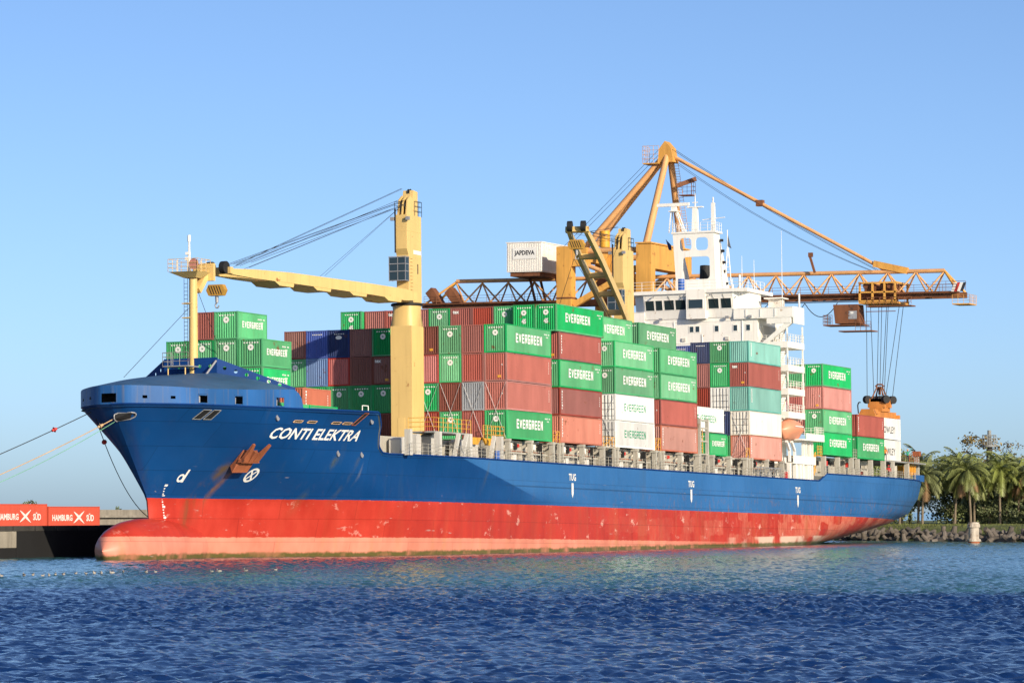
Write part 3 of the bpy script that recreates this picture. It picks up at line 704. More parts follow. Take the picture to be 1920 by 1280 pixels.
def hull_columns():
    cols = []
    def solve(fx):                         # height of the deck edge on this (raked) column
        lo, hi = -7.0, ZK
        if sheer(fx(hi)) >= hi: return hi
        for _ in range(30):
            m = (lo+hi)/2
            if sheer(fx(m)) > m: lo = m
            else: hi = m
        return lo
    S0 = 0.15; XV = -36.0
    i0 = int(np.argmin(abs(SG-S0)))
    for i in range(i0+1):
        fx = lambda z, i=i: float(bow(z)[0][i])
        cols.append((lambda z, i=i: (float(bow(z)[0][i]), float(bow(z)[1][i])), solve(fx)))
    for t in np.linspace(0.05, 1, 20):
        def f(z, t=t):
            X = float(bow(z)[0][i0]); X = X+(XV-X)*t; return X, half(X, z)
        cols.append((f, solve(lambda z, f=f: f(z)[0])))
    for X in np.concatenate([np.arange(-35, -32.2, 0.9), np.arange(-31.9, -26.4, 0.22), np.arange(-26, 20, 1.0), np.linspace(21, 60, 12)]):
        cols.append((lambda z, X=X: (float(X), half(float(X), z)), sheer(X)))
    for t in np.concatenate([np.linspace(0.05, 0.55, 10), np.linspace(0.57, 0.8, 36), np.linspace(0.82, 0.98, 6)]):
        f = lambda z, t=t: (float(60 + (stern(z)[0][0]-60)*t), HB)
        cols.append((f, solve(lambda z, f=f: f(z)[0])))
    for i in range(len(TG)):
        f = lambda z, i=i: (float(stern(z)[0][i]), float(stern(z)[1][i]))
        cols.append((f, solve(lambda z, f=f: f(z)[0])))
    return cols
def build_hull():
    NR = 26; cols = hull_columns(); m = MB()
    P, S = [], []
    for f, zt in cols:
        pc, sc = [], []
        for i in range(NR+1):
            z = -14.0 + (zt+14.0)*i/NR; X, h = f(z); pc.append((X, YC-h, z)); sc.append((X, YC+h, z))
        P.append(pc); S.append(sc)
    for G, flip in ((P, False), (S, True)):
        vs = [p for c in G for p in c]; n = NR+1; fs = []
        for a in range(len(G)-1):
            for i in range(NR):
                q = (a*n+i, (a+1)*n+i, (a+1)*n+i+1, a*n+i+1); fs.append(q[::-1] if flip else q)
        m.add(vs, fs, True)
    # transom and deck
    e = P[-1]; s = S[-1]; m.add(e+s, [(i, len(e)+i, len(e)+i+1, i+1) for i in range(NR)])
    tp = [c[-1] for c in P]; ts = [c[-1] for c in S]; n = len(tp)
    o = m.build('hull', 'hull', ship, fix=False)
    d = MB().add([(a, b+0.02, c-0.25) for a, b, c in tp]+[(a, b-0.02, c-0.25) for a, b, c in ts], [(i, i+1, n+i+1, n+i) for i in range(n-1)])
    d.build('deck', 'deck_grey', ship, fix=False)
    # sheer strake lip
    l = MB(); l.path(tp, 0.09, 4); l.build('sheer_rail', 'dark_blue', ship)
    return o
hull = build_hull()
def on_hull(X, z, out=0.03): return (X, YC-half(X, z)-out, z)
def hull_text(name, s, X0, z0, w, h, m, bold=0.03, shear=0.0, zslope=0.0):
    a, f = text_flat(s, w, h, bold, shear)
    mb = MB().add([on_hull(X0+p[0], z0+p[1]+zslope*p[0]) for p in a], f); return mb.build(name, m, ship)
# bulbous bow
b = MB(); prof = []
nr, na = 14, 20; vs = []
for i in range(nr+1):
    t = i/nr
    x = -61.7 + 16.0*t; g = math.sqrt(max(0.0, 1-(1-min(1, t/0.42))**2)); taper = 1-0.25*max(0, t-0.42)
    for k in range(na):
        a = 2*math.pi*k/na
        vs.append((x, YC+2.45*g*taper*math.cos(a), -11.35+0.55*t+(2.65*math.sin(a) if math.sin(a) > 0 else 3.0*math.sin(a))*g*(1-0.25*max(0, t-.5))))
b.add(vs, [(i*na+k, i*na+(k+1)%na, (i+1)*na+(k+1)%na, (i+1)*na+k) for i in range(nr) for k in range(na)], True)
b.build('bulbous_bow', 'hull', ship)
# bulwark round the forecastle with real fairlead openings
ZBT = lambda X: float(np.interp(X, [-60, -57, -54, -48, -43, -41.5], [3.1, 3.0, 2.86, 3.0, 3.2, 3.25]))
def build_bulwark():
    xb, hb = bow(ZK); HOL = [(-59.0, -58.7, 1.95, 2.22), (-57.1, -56.75, 1.95, 2.22), (-54.85, -54.0, 1.6, 2.4), (-50.8, -49.75, 1.6, 2.4), (-45.5, -44.45, 1.6, 2.4)]
    xs = sorted(set([float(v) for v in xb if v < -42.0]+[float(v) for v in np.linspace(-60, -59.3, 9)]+[-59.95, -59.88]+[v for hh in HOL for v in hh[:2]]+[-42.0, -42.4, -42.9, -43.5]))
    zf = [0.0, 0.09, 0.30, 0.46, 0.58, 0.70, 0.85, 1.0]
    port, star = MB(), MB(); rims = MB()
    for side, mb in ((-1, port), (1, star)):
        n = len(zf); vs = []; zz = [ZK, 1.61, 1.95, 2.22, 2.4, 2.52, 2.7, None]
        for x in xs:
            h = float(np.interp(x, xb, hb)); zt = ZBT(x)
            if x > -43.5: zt = ZK+0.02+(ZBT(-43.5)-ZK)*math.sqrt(max(0, 1-((x+43.5)/1.5)**2))
            for z in zz: vs.append((x, YC+side*(h+0.01), ZK+(min(z if z is not None else 9, 9)-ZK)/(3.1-ZK)*(zt-ZK) if z is not None else zt))
        fs = []
        for i in range(len(xs)-1):
            xm = (xs[i]+xs[i+1])/2
            for j in range(n-1):
                zm = (zz[j]+(zz[j+1] if zz[j+1] is not None else 3.1))/2
                if any(a < xm < b_ and c < zm < d for a, b_, c, d in HOL+[(-60.1, -59.95 if side < 0 else -59.88, 1.61, 2.42)]): continue
                fs.append((i*n+j, (i+1)*n+j, (i+1)*n+j+1, i*n+j+1))
        mb.add(vs, fs, True)
    port.build('bulwark', 'bulwark_blue', ship); star.build('bulwark', 'bulwark_blue', ship)
    for a, b_, c, d in HOL:
        if d-c < 0.5: continue
        pts = []
        for x, z in ((a, c), (b_, c), (b_, d), (a, d), (a, c)):
            h = float(np.interp(x, xb, hb)); pts.append((x, YC-h-0.02, z))
        MB().path(pts, 0.04, 6).build('fairlead_rim', 'bulwark_blue', ship)
    # roller inside each larger fairlead
    for a, b_, c, d in HOL[2:]:
        h = float(np.interp((a+b_)/2, xb, hb)); MB().tube(((a+b_)/2, YC-h+0.5, 1.5), ((a+b_)/2, YC-h+0.5, 2.2), 0.22).build('fairlead_roller', 'steel', ship)
    # whaleback plating from the bulwark top up to the breakwater foot
    NC = 44; rows = []
    xs2 = np.concatenate([np.linspace(-60, -58.5, 12), np.linspace(-58, -43.6, 32)])
    for side in (-1, 1):
        g = []
        for x in xs2:
            h = float(np.interp(x, xb, hb)); zt = ZBT(x); f = min(1.0, (x+60)/15.2)
            xc = -60+14.9*min(1, (x+60)/13.0) if x < -47 else max(x, -45.1)
            zc = 3.1 + 1.75*min(1, f)**0.8
            line = []
            for k in range(7):
                t = k/6
                line.append((x, YC+side*h*(1-t*0.72), zt+(zc-zt)*t**0.85*0.98))
            line.append((x, YC, zc))
            g.append(line)
        n = 8; w = MB().add([p for l in g for p in l], [(i*n+j, (i+1)*n+j, (i+1)*n+j+1, i*n+j+1) for i in range(len(g)-1) for j in range(n-1)], True)
        w.build('whaleback', 'whaleback', ship)
    MB().prism([(-58.2, 10.6), (-55, 8.5), (-44.9, 6.4), (-44.9, 18.6), (-55, 16.5), (-58.2, 14.4)], 'z', ZK-.2, 2.85).build('fairlead_dark_backing', 'dark', ship)  # added inside, not seen itself: dark block so the fairlead openings show dark
    # forecastle deck aft of it
    MB().box((-42.0, 4.2, ZK-0.2), (-31.8, 20.8, ZK-0.02)).build('forecastle_deck', 'deck_grey', ship)
build_bulwark()
# swept breakwater with round lightening holes: centre plate and two arms
def breakwater():
    v, f = plate([(9.9, 4.6), (15.3, 4.6), (15.3, 6.14), (9.9, 6.14)], [circ(10.6+k*1.06, 5.45, 0.17) for k in range(5)], 0.08)
    MB().add([(-44.8+w, u, q) for u, q, w in v], f).build('breakwater_plate', 'dark_blue', ship)
    for sgn in (-1, 1):
        hol = []
        for k in range(6):
            t = 0.10+0.14*k; hol.append(circ(t*7.2, 5.45-(5.45-3.30)*t, 0.17))
        v, f = plate([(0, 4.6), (7.2, 2.6), (7.2, 3.45), (0, 6.14)], hol, 0.08)
        y0 = 9.92 if sgn < 0 else 15.28; d = Vector((3.9, sgn*5.6)).normalized()
        MB().add([(-44.8+d.x*u+d.y*w*0, y0+d.y*u, q) if abs(w) < 1e-9 else (-44.8+d.x*u-d.y*w, y0+d.y*u+d.x*w, q) for u, q, w in v], f).build('breakwater_plate', 'dark_blue', ship)
    c = MB(); c.path([(-44.8, 9.9, 6.16), (-44.8, 15.3, 6.16)], 0.07, 5); c.build('breakwater_cap', 'dark_blue', ship)
    s = MB().tube((-46.8, 10.3, 4.2), (-45.0, 9.9, 5.9), 0.10).tube((-48.5, 10.0, 4.3), (-46.8, 10.3, 4.2), 0.03); s.build('stay_strut', 'steel', ship)
breakwater()
# name, symbols, draft marks
hull_text('ship_name', 'CONTI ELEKTRA', -44.75, -1.28, 12.1, 1.02, 'ink_white', 0.02, 0.35, 0.0035)
v, f = plate(circ(0, 0, 0.62, 28), [circ(0, 0, 0.45, 28)], 0.0); mm = MB().add([on_hull(-43.65+a, -4.5+b_) for a, b_, w in v], f)
for a in (0.9, 2.2):
    c, s = math.cos(a), math.sin(a); w = 0.07
    mm.add([on_hull(-43.65+x, -4.5+z) for x, z in ((-.47*c-w*s, -.47*s+w*c), (-.47*c+w*s, -.47*s-w*c), (.47*c+w*s, .47*s-w*c), (.47*c-w*s, .47*s+w*c))], [(0,1,2,3)])
mm.build('thruster_mark', 'ink_white', ship)
mm = MB()
v, f = plate(circ(0, 0, 0.36, 20), [circ(0, 0, 0.20, 20)], 0.0)
mm.add([on_hull(-51.0+a, -4.85+b_) for a, b_, w in v if True], f)
mm.add([on_hull(-51.0+x, -4.85+z) for x, z in ((.22, -.36), (.50, -.36), (.50, .75), (.30, .75))], [(0,1,2,3)])
mm.build('bulb_mark', 'ink_white', ship)
for k in range(26):
    z = -5.6-0.235*k; X = float(np.interp(z, [-11.5, -8.6, -6.7, -5.6], [-49.8, -51.6, -52.05, -52.35]))
    h = 0.15 if k % 4 else 0.26
    MB().add([on_hull(X+a, z+c) for a, c in ((0, 0), (0.16 if k % 4 else 0.34, 0), (0.16 if k % 4 else 0.34, h*0.7), (0, h*0.7))], [(0,1,2,3)]).build('draft_mark', 'ink_white', ship)
for X in (16.25, 53.2, 92.4):
    hull_text('tug_mark', 'TUG', X-1.0, -3.95, 2.0, 0.75, 'ink_white', 0.03)
    MB().add([on_hull(X+a, c) for a, c in ((-.28, -4.2), (.28, -4.2), (.28, -5.3), (0, -5.75), (-.28, -5.3))], [(0,1,2,3,4)]).build('tug_arrow', 'ink_white', ship)
# openings and fittings in the forecastle side
def hole(X, z, w, h, shear=0.0, rim='steel'):
    q = [(-w/2, -h/2), (w/2, -h/2), (w/2+shear, h/2), (-w/2+shear, h/2)]
    MB().add([on_hull(X+a, z+c, 0.09) for a, c in q], [(0,1,2,3)]).build('hull_opening', 'dark', ship)
    pts = [on_hull(X+a, z+c, 0.09) for a, c in q]; MB().path(pts+[pts[0]], 0.032, 5).build('opening_rim', rim, ship)
hole(-53.9, 0.62, 0.75, 0.8, 0.3, 'deck_grey'); hole(-52.9, 0.62, 0.75, 0.8, 0.3, 'deck_grey'); hole(-34.3, 0.75, 0.55, 1.1, 0.8, 'rusty')
for X in (-42.1, -40.2, -36.9, -35.4): hole(X, 0.33, 1.1, 0.18, 0.2, 'rope_tan')
for X, z in ((-44.75, 0.62), (-31.9, 0.66), (-34.8, -2.38), (-31.1, -2.4)):
    p = on_hull(X, z, 0.02); MB().lathe(p, [(0.32, -0.02), (0.30, 0.14), (0.18, 0.2), (0.05, 0.1)], 12, 'y').build('deck_scupper', 'steel', ship)
# anchor on its bolster
def anchor():
    X, z = -46.0, -2.7; p0 = Vector(on_hull(X, z)); q = Vector(on_hull(X+1.0, z)); r = Vector(on_hull(X, z+1.0)); ex = (q-p0).normalized(); ez = (r-p0).normalized(); n = ez.cross(ex).normalized()
    if n.y > 0: n = -n
    P = lambda a, c, d: p0+ex*a+ez*c+n*d
    MB().add([P(-0.85, -1.35, 0), P(0.85, -1.35, 0), P(1.0, 0.5, 0), P(-0.7, 0.5, 0), P(-1.0, -1.55, 0.75), P(0.75, -1.5, 0.75), P(0.9, -0.2, 0.55), P(-0.6, -0.2, 0.55)],
             [(0,1,5,4), (1,2,6,5), (2,3,7,6), (3,0,4,7), (4,5,6,7)]).build('anchor_bolster', 'rusty', ship)
    m = MB()
    m.add([P(-1.0, -0.55, .55), P(1.2, -0.55, .55), P(1.15, -0.25, .95), P(-0.95, -0.25, .95), P(-1.0, -0.1, .5), P(1.2, -0.1, .5)], [(0,1,2,3), (3,2,5,4), (0,3,4), (1,5,2)])
    for s in (-1, 1):
        m.add([P(s*0.95, -0.3, .95), P(s*0.2, -0.3, .95), P(s*0.2, -0.3, .6), P(s*0.95, -0.3, .6), P(s*1.05, 1.75, .95), P(s*0.85, 1.8, .95), P(s*0.85, 1.8, .75), P(s*1.05, 1.75, .75)],
              [(0,1,5,4), (1,2,6,5), (2,3,7,6), (3,0,4,7), (4,5,6,7)])
    m.add([P(-.18, -.3, .98), P(.18, -.3, .98), P(.18, .9, .92), P(-.18, .9, .92), P(-.18, -.3, .6), P(.18, -.3, .6), P(.18, .9, .6), P(-.18, .9, .6)], [(0,1,2,3), (0,4,5,1), (1,5,6,2), (2,6,7,3), (3,7,4,0)])
    m.build('anchor', 'rusty', ship)
anchor()
# forward fittings: panama chock on the stem, jackstay
MB().path([on_hull(-59.1+0.45*math.cos(a*.5236), 0.35+0.38*math.sin(a*.5236), 0.03) for a in range(13)], 0.06, 6).build('hawse_rim', 'steel', ship)
MB().add([on_hull(-59.1+0.42*math.cos(a*.5236), 0.35+0.35*math.sin(a*.5236), 0.02) for a in range(12)], [tuple(range(12))]).build('hawse_hole', 'dark', ship)

# ------------------------------------------------------------------ weather deck along the port side
BAYS = [(0.0, 12.192), (14.556, 26.75), (30.814, 43.0), (45.172, 57.36), (62.15, 74.3), (76.048, 88.24)]
def deck_side():
    for k, (a, b_) in enumerate(BAYS):
        MB().box((a+0.2, 0.95, -2.3), (b_-0.2, 24.0, -0.06)).build('hatch_coaming', 'deck_beige', ship)
        MB().box((a+0.2, 0.45, -1.42), (b_-0.2, 0.945, -1.28)).build('walkway_beam', 'deck_beige', ship)
        for x in (a+0.1, (a+b_)/2, b_-0.1):
            MB().box((x-0.19, -0.25, -2.3), (x+0.19, 0.25, -0.10)).box((x-0.30, -0.3, -0.28), (x+0.30, 0.45, -0.012)).build('stanchion', 'deck_beige', ship)
            MB().beam((x, 0.3, -0.4), (x, 0.93, -0.8), 0.2, 0.25).build('stanchion_bracket', 'deck_beige', ship)
        for z_, r_, m_ in ((-0.55, .05, 'deck_beige'), (-1.15, .04, 'rusty'), (-1.6, .05, 'steel')): MB().tube((a+.3, 0.88, z_), (b_-.3, 0.88, z_), r_, n=6).build('coaming_pipe', m_, ship)
        for j in range(7): MB().box((a+1.0+j*1.65, .86, -2.25), (a+1.08+j*1.65, .945, -.1)).build('coaming_stay', 'deck_beige', ship)
        q = random.Random(k)
        for half_ in range(2):
            x0 = a+0.7+half_*6.1
            for j, (dx, w, z, h, m) in enumerate(((0.5, 0.7, -0.85, 0.5, 'house_white'), (1.7, 0.55, -0.9, 0.55, 'house_white'), (3.1, 0.4, -1.0, 0.7, 'dark'), (3.7, 0.3, -0.75, 0.35, 'life_red'),
                                                 (0.4, 1.3, -2.2, 0.7, 'house_white'), (2.3, 0.9, -2.2, 0.72, 'house_white'), (3.9, 1.0, -2.2, 0.7, 'deck_beige'))):
                dx += q.uniform(-.15, .25)
                if q.random() < 0.12: continue
                MB().box((x0+dx, 0.68, z), (x0+dx+w, 0.938, z+h)).build('deck_fitting', m, ship)
            if half_: MB().box((x0+3.3, 0.35, -2.25), (x0+3.5, 0.65, -0.2)).build('vent_pipe', 'dark', ship)
    rl = MB(); railing(rl, [(-26.0, -0.42, -2.22), (60.0, -0.42, -2.22)], 1.05, 1.3, 0.022); rl.build('deck_railing', 'deck_beige', ship)
    rl = MB(); railing(rl, [(60.1, -0.42, -2.22), (89.5, -0.42, -2.22)], 1.0, 1.5, 0.022); rl.build('deck_railing', 'deck_beige', ship)
    # lashing bridges in the gaps between the bays
    for g0, g1, top, m in ((12.35, 14.4, 1.2, 'safety_yellow'), (26.95, 30.6, 1.1, 'safety_yellow'), (43.15, 45.0, 1.4, 'safety_yellow'), (74.5, 75.9, 1.2, 'safety_yellow')):
        MB().box((g0, 0.0, -0.16), (g1, 24.8, -0.05)).build('lashing_bridge', 'deck_beige', ship)
        r = MB(); railing(r, [(g0+.1, 0.0, -0.05), (g1-.1, 0.0, -0.05)], top, 0.9, 0.03); r.beam((g0+.2, 0.05, 0), (g1-.2, 0.05, top), .05, .05); r.build('bridge_rail', m, ship)
        MB().box((g0+0.1, -0.1, -2.3), (g0+0.4, 0.2, -0.16)).box((g1-0.4, -0.1, -2.3), (g1-0.1, 0.2, -0.16)).build('bridge_leg', 'deck_beige', ship)
    # tall lashing frame between fourth block and rear crane
    f = MB()
    for x in (57.7, 60.4):
        f.box((x, -0.2, -2.3), (x+0.32, 0.15, 4.1)); f.box((x, 2.3, -2.3), (x+0.32, 2.6, 4.1))
    for z in (-0.1, 1.4, 2.9, 3.8): f.box((57.9, -0.1, z), (60.5, 0.1, z+0.16)); f.box((57.8, 0.1, z), (58.0, 2.5, z+0.14))
    f.build('lashing_frame', 'deck_beige', ship)
    l = MB(); railing(l, [(58.2, -0.05, 0), (58.9, -0.05, 0)], 3.0, 0.7, 0.04, 8); l.build('frame_ladder', 'safety_yellow', ship)
    # stowed aluminium gangway
    g = MB()
    for z in (-1.05, -1.95): g.beam((77.3, -0.3, z), (87.2, -0.3, z), 0.09, 0.09)
    for k in range(9):
        x = 77.5+k*1.08; g.beam((x, -0.3, -1.95), (x+0.54, -0.3, -1.05), 0.06, 0.06); g.beam((x+0.54, -0.3, -1.05), (x+1.08, -0.3, -1.95), 0.06, 0.06)
    g.build('gangway', 'steel', ship)
    # working deck ahead of the first block: white pillars, raking struts, winch housings, yellow rails
    for x in (-24.5, -17.5, -10.0, -2.0):
        MB().box((x, -0.2, -2.3), (x+0.55, 0.4, 0.15)).build('stanchion', 'deck_white', ship)
    for x in (-13.5, -11.5, -4.5):
        MB().beam((x, 0.0, -2.2), (x+1.1, 0.0, 0.1), 0.35, 0.3).build('raking_strut', 'deck_white', ship)
    for x, w, h in ((-23.2, 2.2, 1.5), (-19.5, 1.2, 1.9), (-16.0, 2.3, 2.0), (-8.8, 2.2, 1.7), (-5.9, 1.6, 1.4)):
        MB().box((x, 1.4, -2.3), (x+w, 2.6, -2.3+h)).prism([(x, -2.3+h), (x+w, -2.3+h), (x+w*0.75, -2.0+h), (x+w*0.25, -2.0+h)], 'y', 1.4, 2.6).build('winch_housing', 'deck_white', ship)
    MB().box((-26, 3.0, -2.3), (-0.3, 23, -0.4)).build('hatch_coaming', 'deck_beige', ship)
    MB().box((-18.0, 0.2, 0.05), (-8.9, 2.9, 0.2)).build('crane_platform', 'deck_grey', ship)
    r = MB(); railing(r, [(-18.0, 0.2, 0.2), (-8.9, 0.2, 0.2)], 1.3, 1.2, 0.035); railing(r, [(-18.0, 0.2, 0.2), (-18.0, 2.9, 0.2)], 1.3, 1.2, 0.035); r.build('platform_rail', 'safety_yellow', ship)
    r = MB(); railing(r, [(-6.0, 0.1, -0.15), (-0.6, 0.1, -0.15)], 1.3, 1.0, 0.035); railing(r, [(-0.6, 0.1, -0.15), (-0.6, 2.4, -0.15)], 1.3, 1.0, 0.035); r.build('platform_rail', 'safety_yellow', ship)
    for x in (-7.6, -4.0):
        MB().prism([(x, -0.05), (x+3.0, -0.05), (x+2.2, -0.75), (x+0.8, -0.75)], 'y', 0.9, 1.1).build('spreader_guide', 'safety_yellow', ship)
    MB().tube((-2.0, 0.3, -2.2), (-2.0, 0.3, -1.3), 0.28, n=12).build('drum', 'blue_drum', ship)
    # lashing rods crossing the lower front faces of the first block
    for r_ in range(0, 5):
        y0 = r_*PITCH
        for a, b_, z1 in ((0.1, 2.3, 5.7), (2.3, 0.1, 5.7)):
            MB().tube((-0.08, y0+a, 0.05), (-0.08, y0+b_, z1), 0.022, n=4).build('lashing_rod', 'steel', ship)
    for xg in (30.70, 75.95):
        for a, b_ in ((0.1, 2.3), (2.3, 0.1)): MB().tube((xg, a, 0.05), (xg, b_, 5.6), 0.022, n=4).build('lashing_rod', 'steel', ship)
    # masthead bits along the forecastle edge
    MB().path([(-34.1, 0.35, ZK), (-34.1, 0.35, ZK+0.55), (-32.9, 0.3, ZK+0.55), (-32.9, 0.3, ZK)], 0.05, 6).build('rail_hoop', 'ink_white', ship)
deck_side()

# ------------------------------------------------------------------ deck cranes
def deck_crane(cx, cy, zb, zring, ztop, tip, number, slim=False):
    """box pedestal, slewing ring, tower with cab and sheaves, twin-beam jib from the tower foot to tip"""
    p = MB(); zc = zring-2.2
    p.box((cx-1.5, cy-1.15, zb), (cx+1.5, cy+1.15, zc))
    n = 24; sq = []; ci = []
    for k in range(n):
        a = 2*math.pi*(k+0.5)/n; c, s = math.cos(a), math.sin(a); m = max(abs(c)/1.5, abs(s)/1.15)
        sq.append((cx+c/m, cy+s/m, zc)); ci.append((cx+1.46*c, cy+1.46*s, zring-0.15))
    p.add(sq+ci, [(k, (k+1) % n, n+(k+1) % n, n+k) for k in range(n)], True)
    root = p.build('deck_crane', 'crane_cream', ship)
    MB().lathe((cx, cy, zring-0.15), [(1.5, 0), (1.62, 0.05), (1.62, 0.22), (1.5, 0.3)], 28).build('slewing_ring', 'dark', root)
    tx0, tx1, ty0, ty1 = cx-1.8, cx+1.8, cy-0.85, cy+0.45
    zt0 = zring+0.15
    tw = MB()
    tw.prism([(tx0+0.35, zt0), (tx1, zt0), (tx1, ztop), (tx0, ztop), (tx0, zt0+5.4), (tx0+0.35, zt0+4.8)], 'y', ty0, ty1); tw.build('tower', 'crane_cream', root)
    # head: sheave cheeks and top sheave box
    h = MB()
    for y in (ty0+0.05, ty0+0.5, ty0+0.95):
        h.prism([(tx0+0.05, ztop), (tx0+1.9, ztop), (tx0+1.7, ztop+1.6), (tx0+1.1, ztop+2.0), (tx0+0.35, ztop+1.5)], 'y', y, y+0.12)
    h.prism([(tx0+1.6, ztop), (tx0+3.0, ztop), (tx0+3.0, ztop+2.5), (tx0+1.9, ztop+2.6), (tx0+1.6, ztop+1.6)], 'y', ty0+0.1, ty1-0.1)
    h.build('sheave_head', 'crane_cream', root)
    for y in (ty0+0.30, ty0+0.76):
        MB().lathe((tx0+0.9, y, ztop+0.9), [(0.62, -0.09), (0.5, 0), (0.62, 0.09)], 18, 'y').build('sheave', 'dark', root)
    MB().lathe((tx0+2.1, ty0+0.6, ztop+2.4), [(0.38, -0.12), (0.3, 0), (0.38, 0.12)], 16, 'y').build('sheave', 'dark', root)
    r = MB(); railing(r, [(tx0+2.0, ty0-0.02, ztop), (tx1+.1, ty0-0.02, ztop), (tx1+.1, ty1, ztop)], 1.5, 0.9, 0.03, 2); railing(r, [(tx0-.1, ty1, ztop), (tx0-.1, ty0+.6, ztop)], 1.3, 0.7, 0.03, 2); r.build('head_rail', 'dark', root)
    MB().tube((tx0-0.15, ty1-0.1, zt0+5), (tx0-0.15, ty1-0.1, ztop+0.6), 0.09, n=6).build('cable_pipe', 'dark', root)
    for z in (zt0+1.9, zt0+4.6, zt0+7.2): MB().box((tx0+.34 if z < zt0+4.7 else tx0-.012, ty0-.012, z), (tx1+.012, ty1+.012, z+.05)).build('weld_band', 'crane_cream', root)
    for z in (zb+3.4, zb+7.0, zb+10.4):
        if z < zc: MB().box((cx-1.512, cy-1.162, z), (cx+1.512, cy+1.162, z+.05)).build('weld_band', 'crane_cream', root)
    MB().box((cx-1.53, cy-.35, zb+2.4), (cx-1.503, cy+.4, zb+4.3)).build('access_door', 'crane_cream', root)
    for y in (ty0-.2, ty1+.2): MB().box((tx0-.35, y-.18, ztop-.6), (tx0-.02, y+.18, ztop-.25)).build('floodlight', 'steel', root)
    # cab
    c = MB(); zc0 = zt0+2.2
    c.box((tx0-0.55, ty0-0.05, zc0), (tx0+0.3, ty1+0.4, zc0+2.3)); c.build('cab', 'glass', root)
    f = MB()
    for x in (tx0-0.58, tx0+0.30):
        for y in (ty0-0.09, ty0+0.75, ty1+0.40): f.box((x, y, zc0-0.05), (x+0.06, y+0.06, zc0+2.38))
    for z in (zc0-0.08, zc0+0.85, zc0+1.6, zc0+2.32): f.box((tx0-0.60, ty0-0.10, z), (tx0+0.36, ty0-0.04, z+0.08)); f.box((tx0-0.62, ty0-0.09, z), (tx0-0.56, ty1+0.46, z+0.08))
    f.build('cab_frame', 'steel', root)
    ld = MB()
    for k in range(12): ld.tube((tx0+0.75, ty0-0.08, zt0+0.6+k*0.35), (tx0+1.3, ty0-0.08, zt0+0.6+k*0.35), 0.02, n=4)
    ld.build('ladder', 'crane_cream', root)
    if number:
        a, fc = text_flat(number, 0.22, 1.0, 0.03); MB().add([(tx0+2.55+q[0], ty0-0.015, zt0+3.0+q[1]) for q in a], fc).build('number', 'ink_black', root)
        MB().box((tx0+1.6, ty0-0.02, zt0+4.95), (tx0+3.5, ty0-0.004, zt0+5.35)).build('name_plate', 'ink_white', root)
    # jib
    foot = Vector((cx-1.2, cy-0.2, zring+0.75)); tip = Vector(tip); d = (tip-foot); Lj = d.length; d.normalize()
    s = d.cross(Vector((0, 0, 1))).normalized();  u = s.cross(d)
    if s.y > 0: s = -s
    if u.z < 0: u = -u
    for sg in (1, -1):
        m = MB(); prof = [(-0.6/Lj, 0.75, 1.02), (0.05, 1.15, 1.05), (0.25, 1.08, 1.12), (0.7, 1.0, 1.15), (0.88, 0.85, 1.05), (1.0, 0.5, 0.95)]
        vs = []
        for t, hgt, off in prof:
            c0 = foot+d*(t*Lj)+s*(sg*off)+u*(0.15*math.sin(math.pi*min(1, max(0, t)))); 
            vs += [c0-s*0.2-u*hgt/2, c0+s*0.2-u*hgt/2, c0+s*0.2+u*hgt/2, c0-s*0.2+u*hgt/2]
        fs = [(3,2,1,0), tuple(len(vs)-4+k for k in range(4))]
        for i in range(len(prof)-1):
            for k in range(4): fs.append((i*4+k, i*4+(k+1) % 4, i*4+4+(k+1) % 4, i*4+4+k))
        m.add(vs, fs); m.build('jib_beam', 'crane_cream', root)
    for t in (0.12, 0.32, 0.52, 0.72):
        c0 = foot+d*(t*Lj)+u*(0.15*math.sin(math.pi*t)-0.50)
        m = MB()
        if slim:
            c1 = c0+u*0.55; m.beam(c1-s*1.3, c1+s*1.3, 0.45, 0.55, u); m.build('jib_bracket', 'crane_cream', root); continue
        m.add([c0+s*1.3-u*0.36-d*1.3, c0-s*1.3-u*0.36-d*1.3, c0-s*1.3-u*0.36+d*1.2, c0+s*1.3-u*0.36+d*1.2,
               c0+s*1.3+u*0.15-d*1.5, c0-s*1.3+u*0.15-d*1.5, c0-s*1.3+u*0.05+d*2.2, c0+s*1.3+u*0.05+d*2.2], [(3,2,1,0),(4,5,6,7),(0,1,5,4),(1,2,6,5),(2,3,7,6),(3,0,4,7)])
        m.build('jib_bracket', 'crane_cream', root)
    hd = tip+u*0.1
    MB().beam(hd-s*1.3, hd+s*1.3, 0.5, 0.6, u).build('jib_head', 'crane_cream', root)
    for sg in (-1, 1):
        m = MB(); c0 = hd+s*(sg*0.75)+d*0.45+u*0.25
        m.tube(c0-s*0.26, c0+s*0.26, 0.58, n=16); m.build('jib_sheave', 'dark', root)
    # hook block, stowed close under the jib head
    hb = hd+d*0.55-Vector((0, 0, 1.85)); m = MB()
    m.lathe(hb, [(0.35, -0.32), (0.75, -0.30), (0.95, 0.0), (0.75, 0.30), (0.35, 0.32)], 14, 'x', False)
    k2 = MB()
    blk = MB().prism([(-.95+hb.y, hb.z), (-.7+hb.y, hb.z-.5), (.7+hb.y, hb.z-.5), (.95+hb.y, hb.z), (.7+hb.y, hb.z+.52), (-.7+hb.y, hb.z+.52)], 'x', hb.x-0.35, hb.x+0.35)
    b_ = blk.build('hook_block', 'block_yellow', root)
    st = MB()
    for k in range(5):
        y = hb.y-0.72+k*0.26; st.add([(hb.x-0.36, y, hb.z-.38), (hb.x-.36, y+.1, hb.z-.38), (hb.x-.36, y+.40, hb.z+.38), (hb.x-.36, y+.30, hb.z+.38)], [(0,1,2,3)])
        x = hb.x
    st.build('hazard_stripe', 'dark', root)
    hk = MB().tube(hb-Vector((0,0,.55)), hb-Vector((0,0,1.15)), .18, .15)
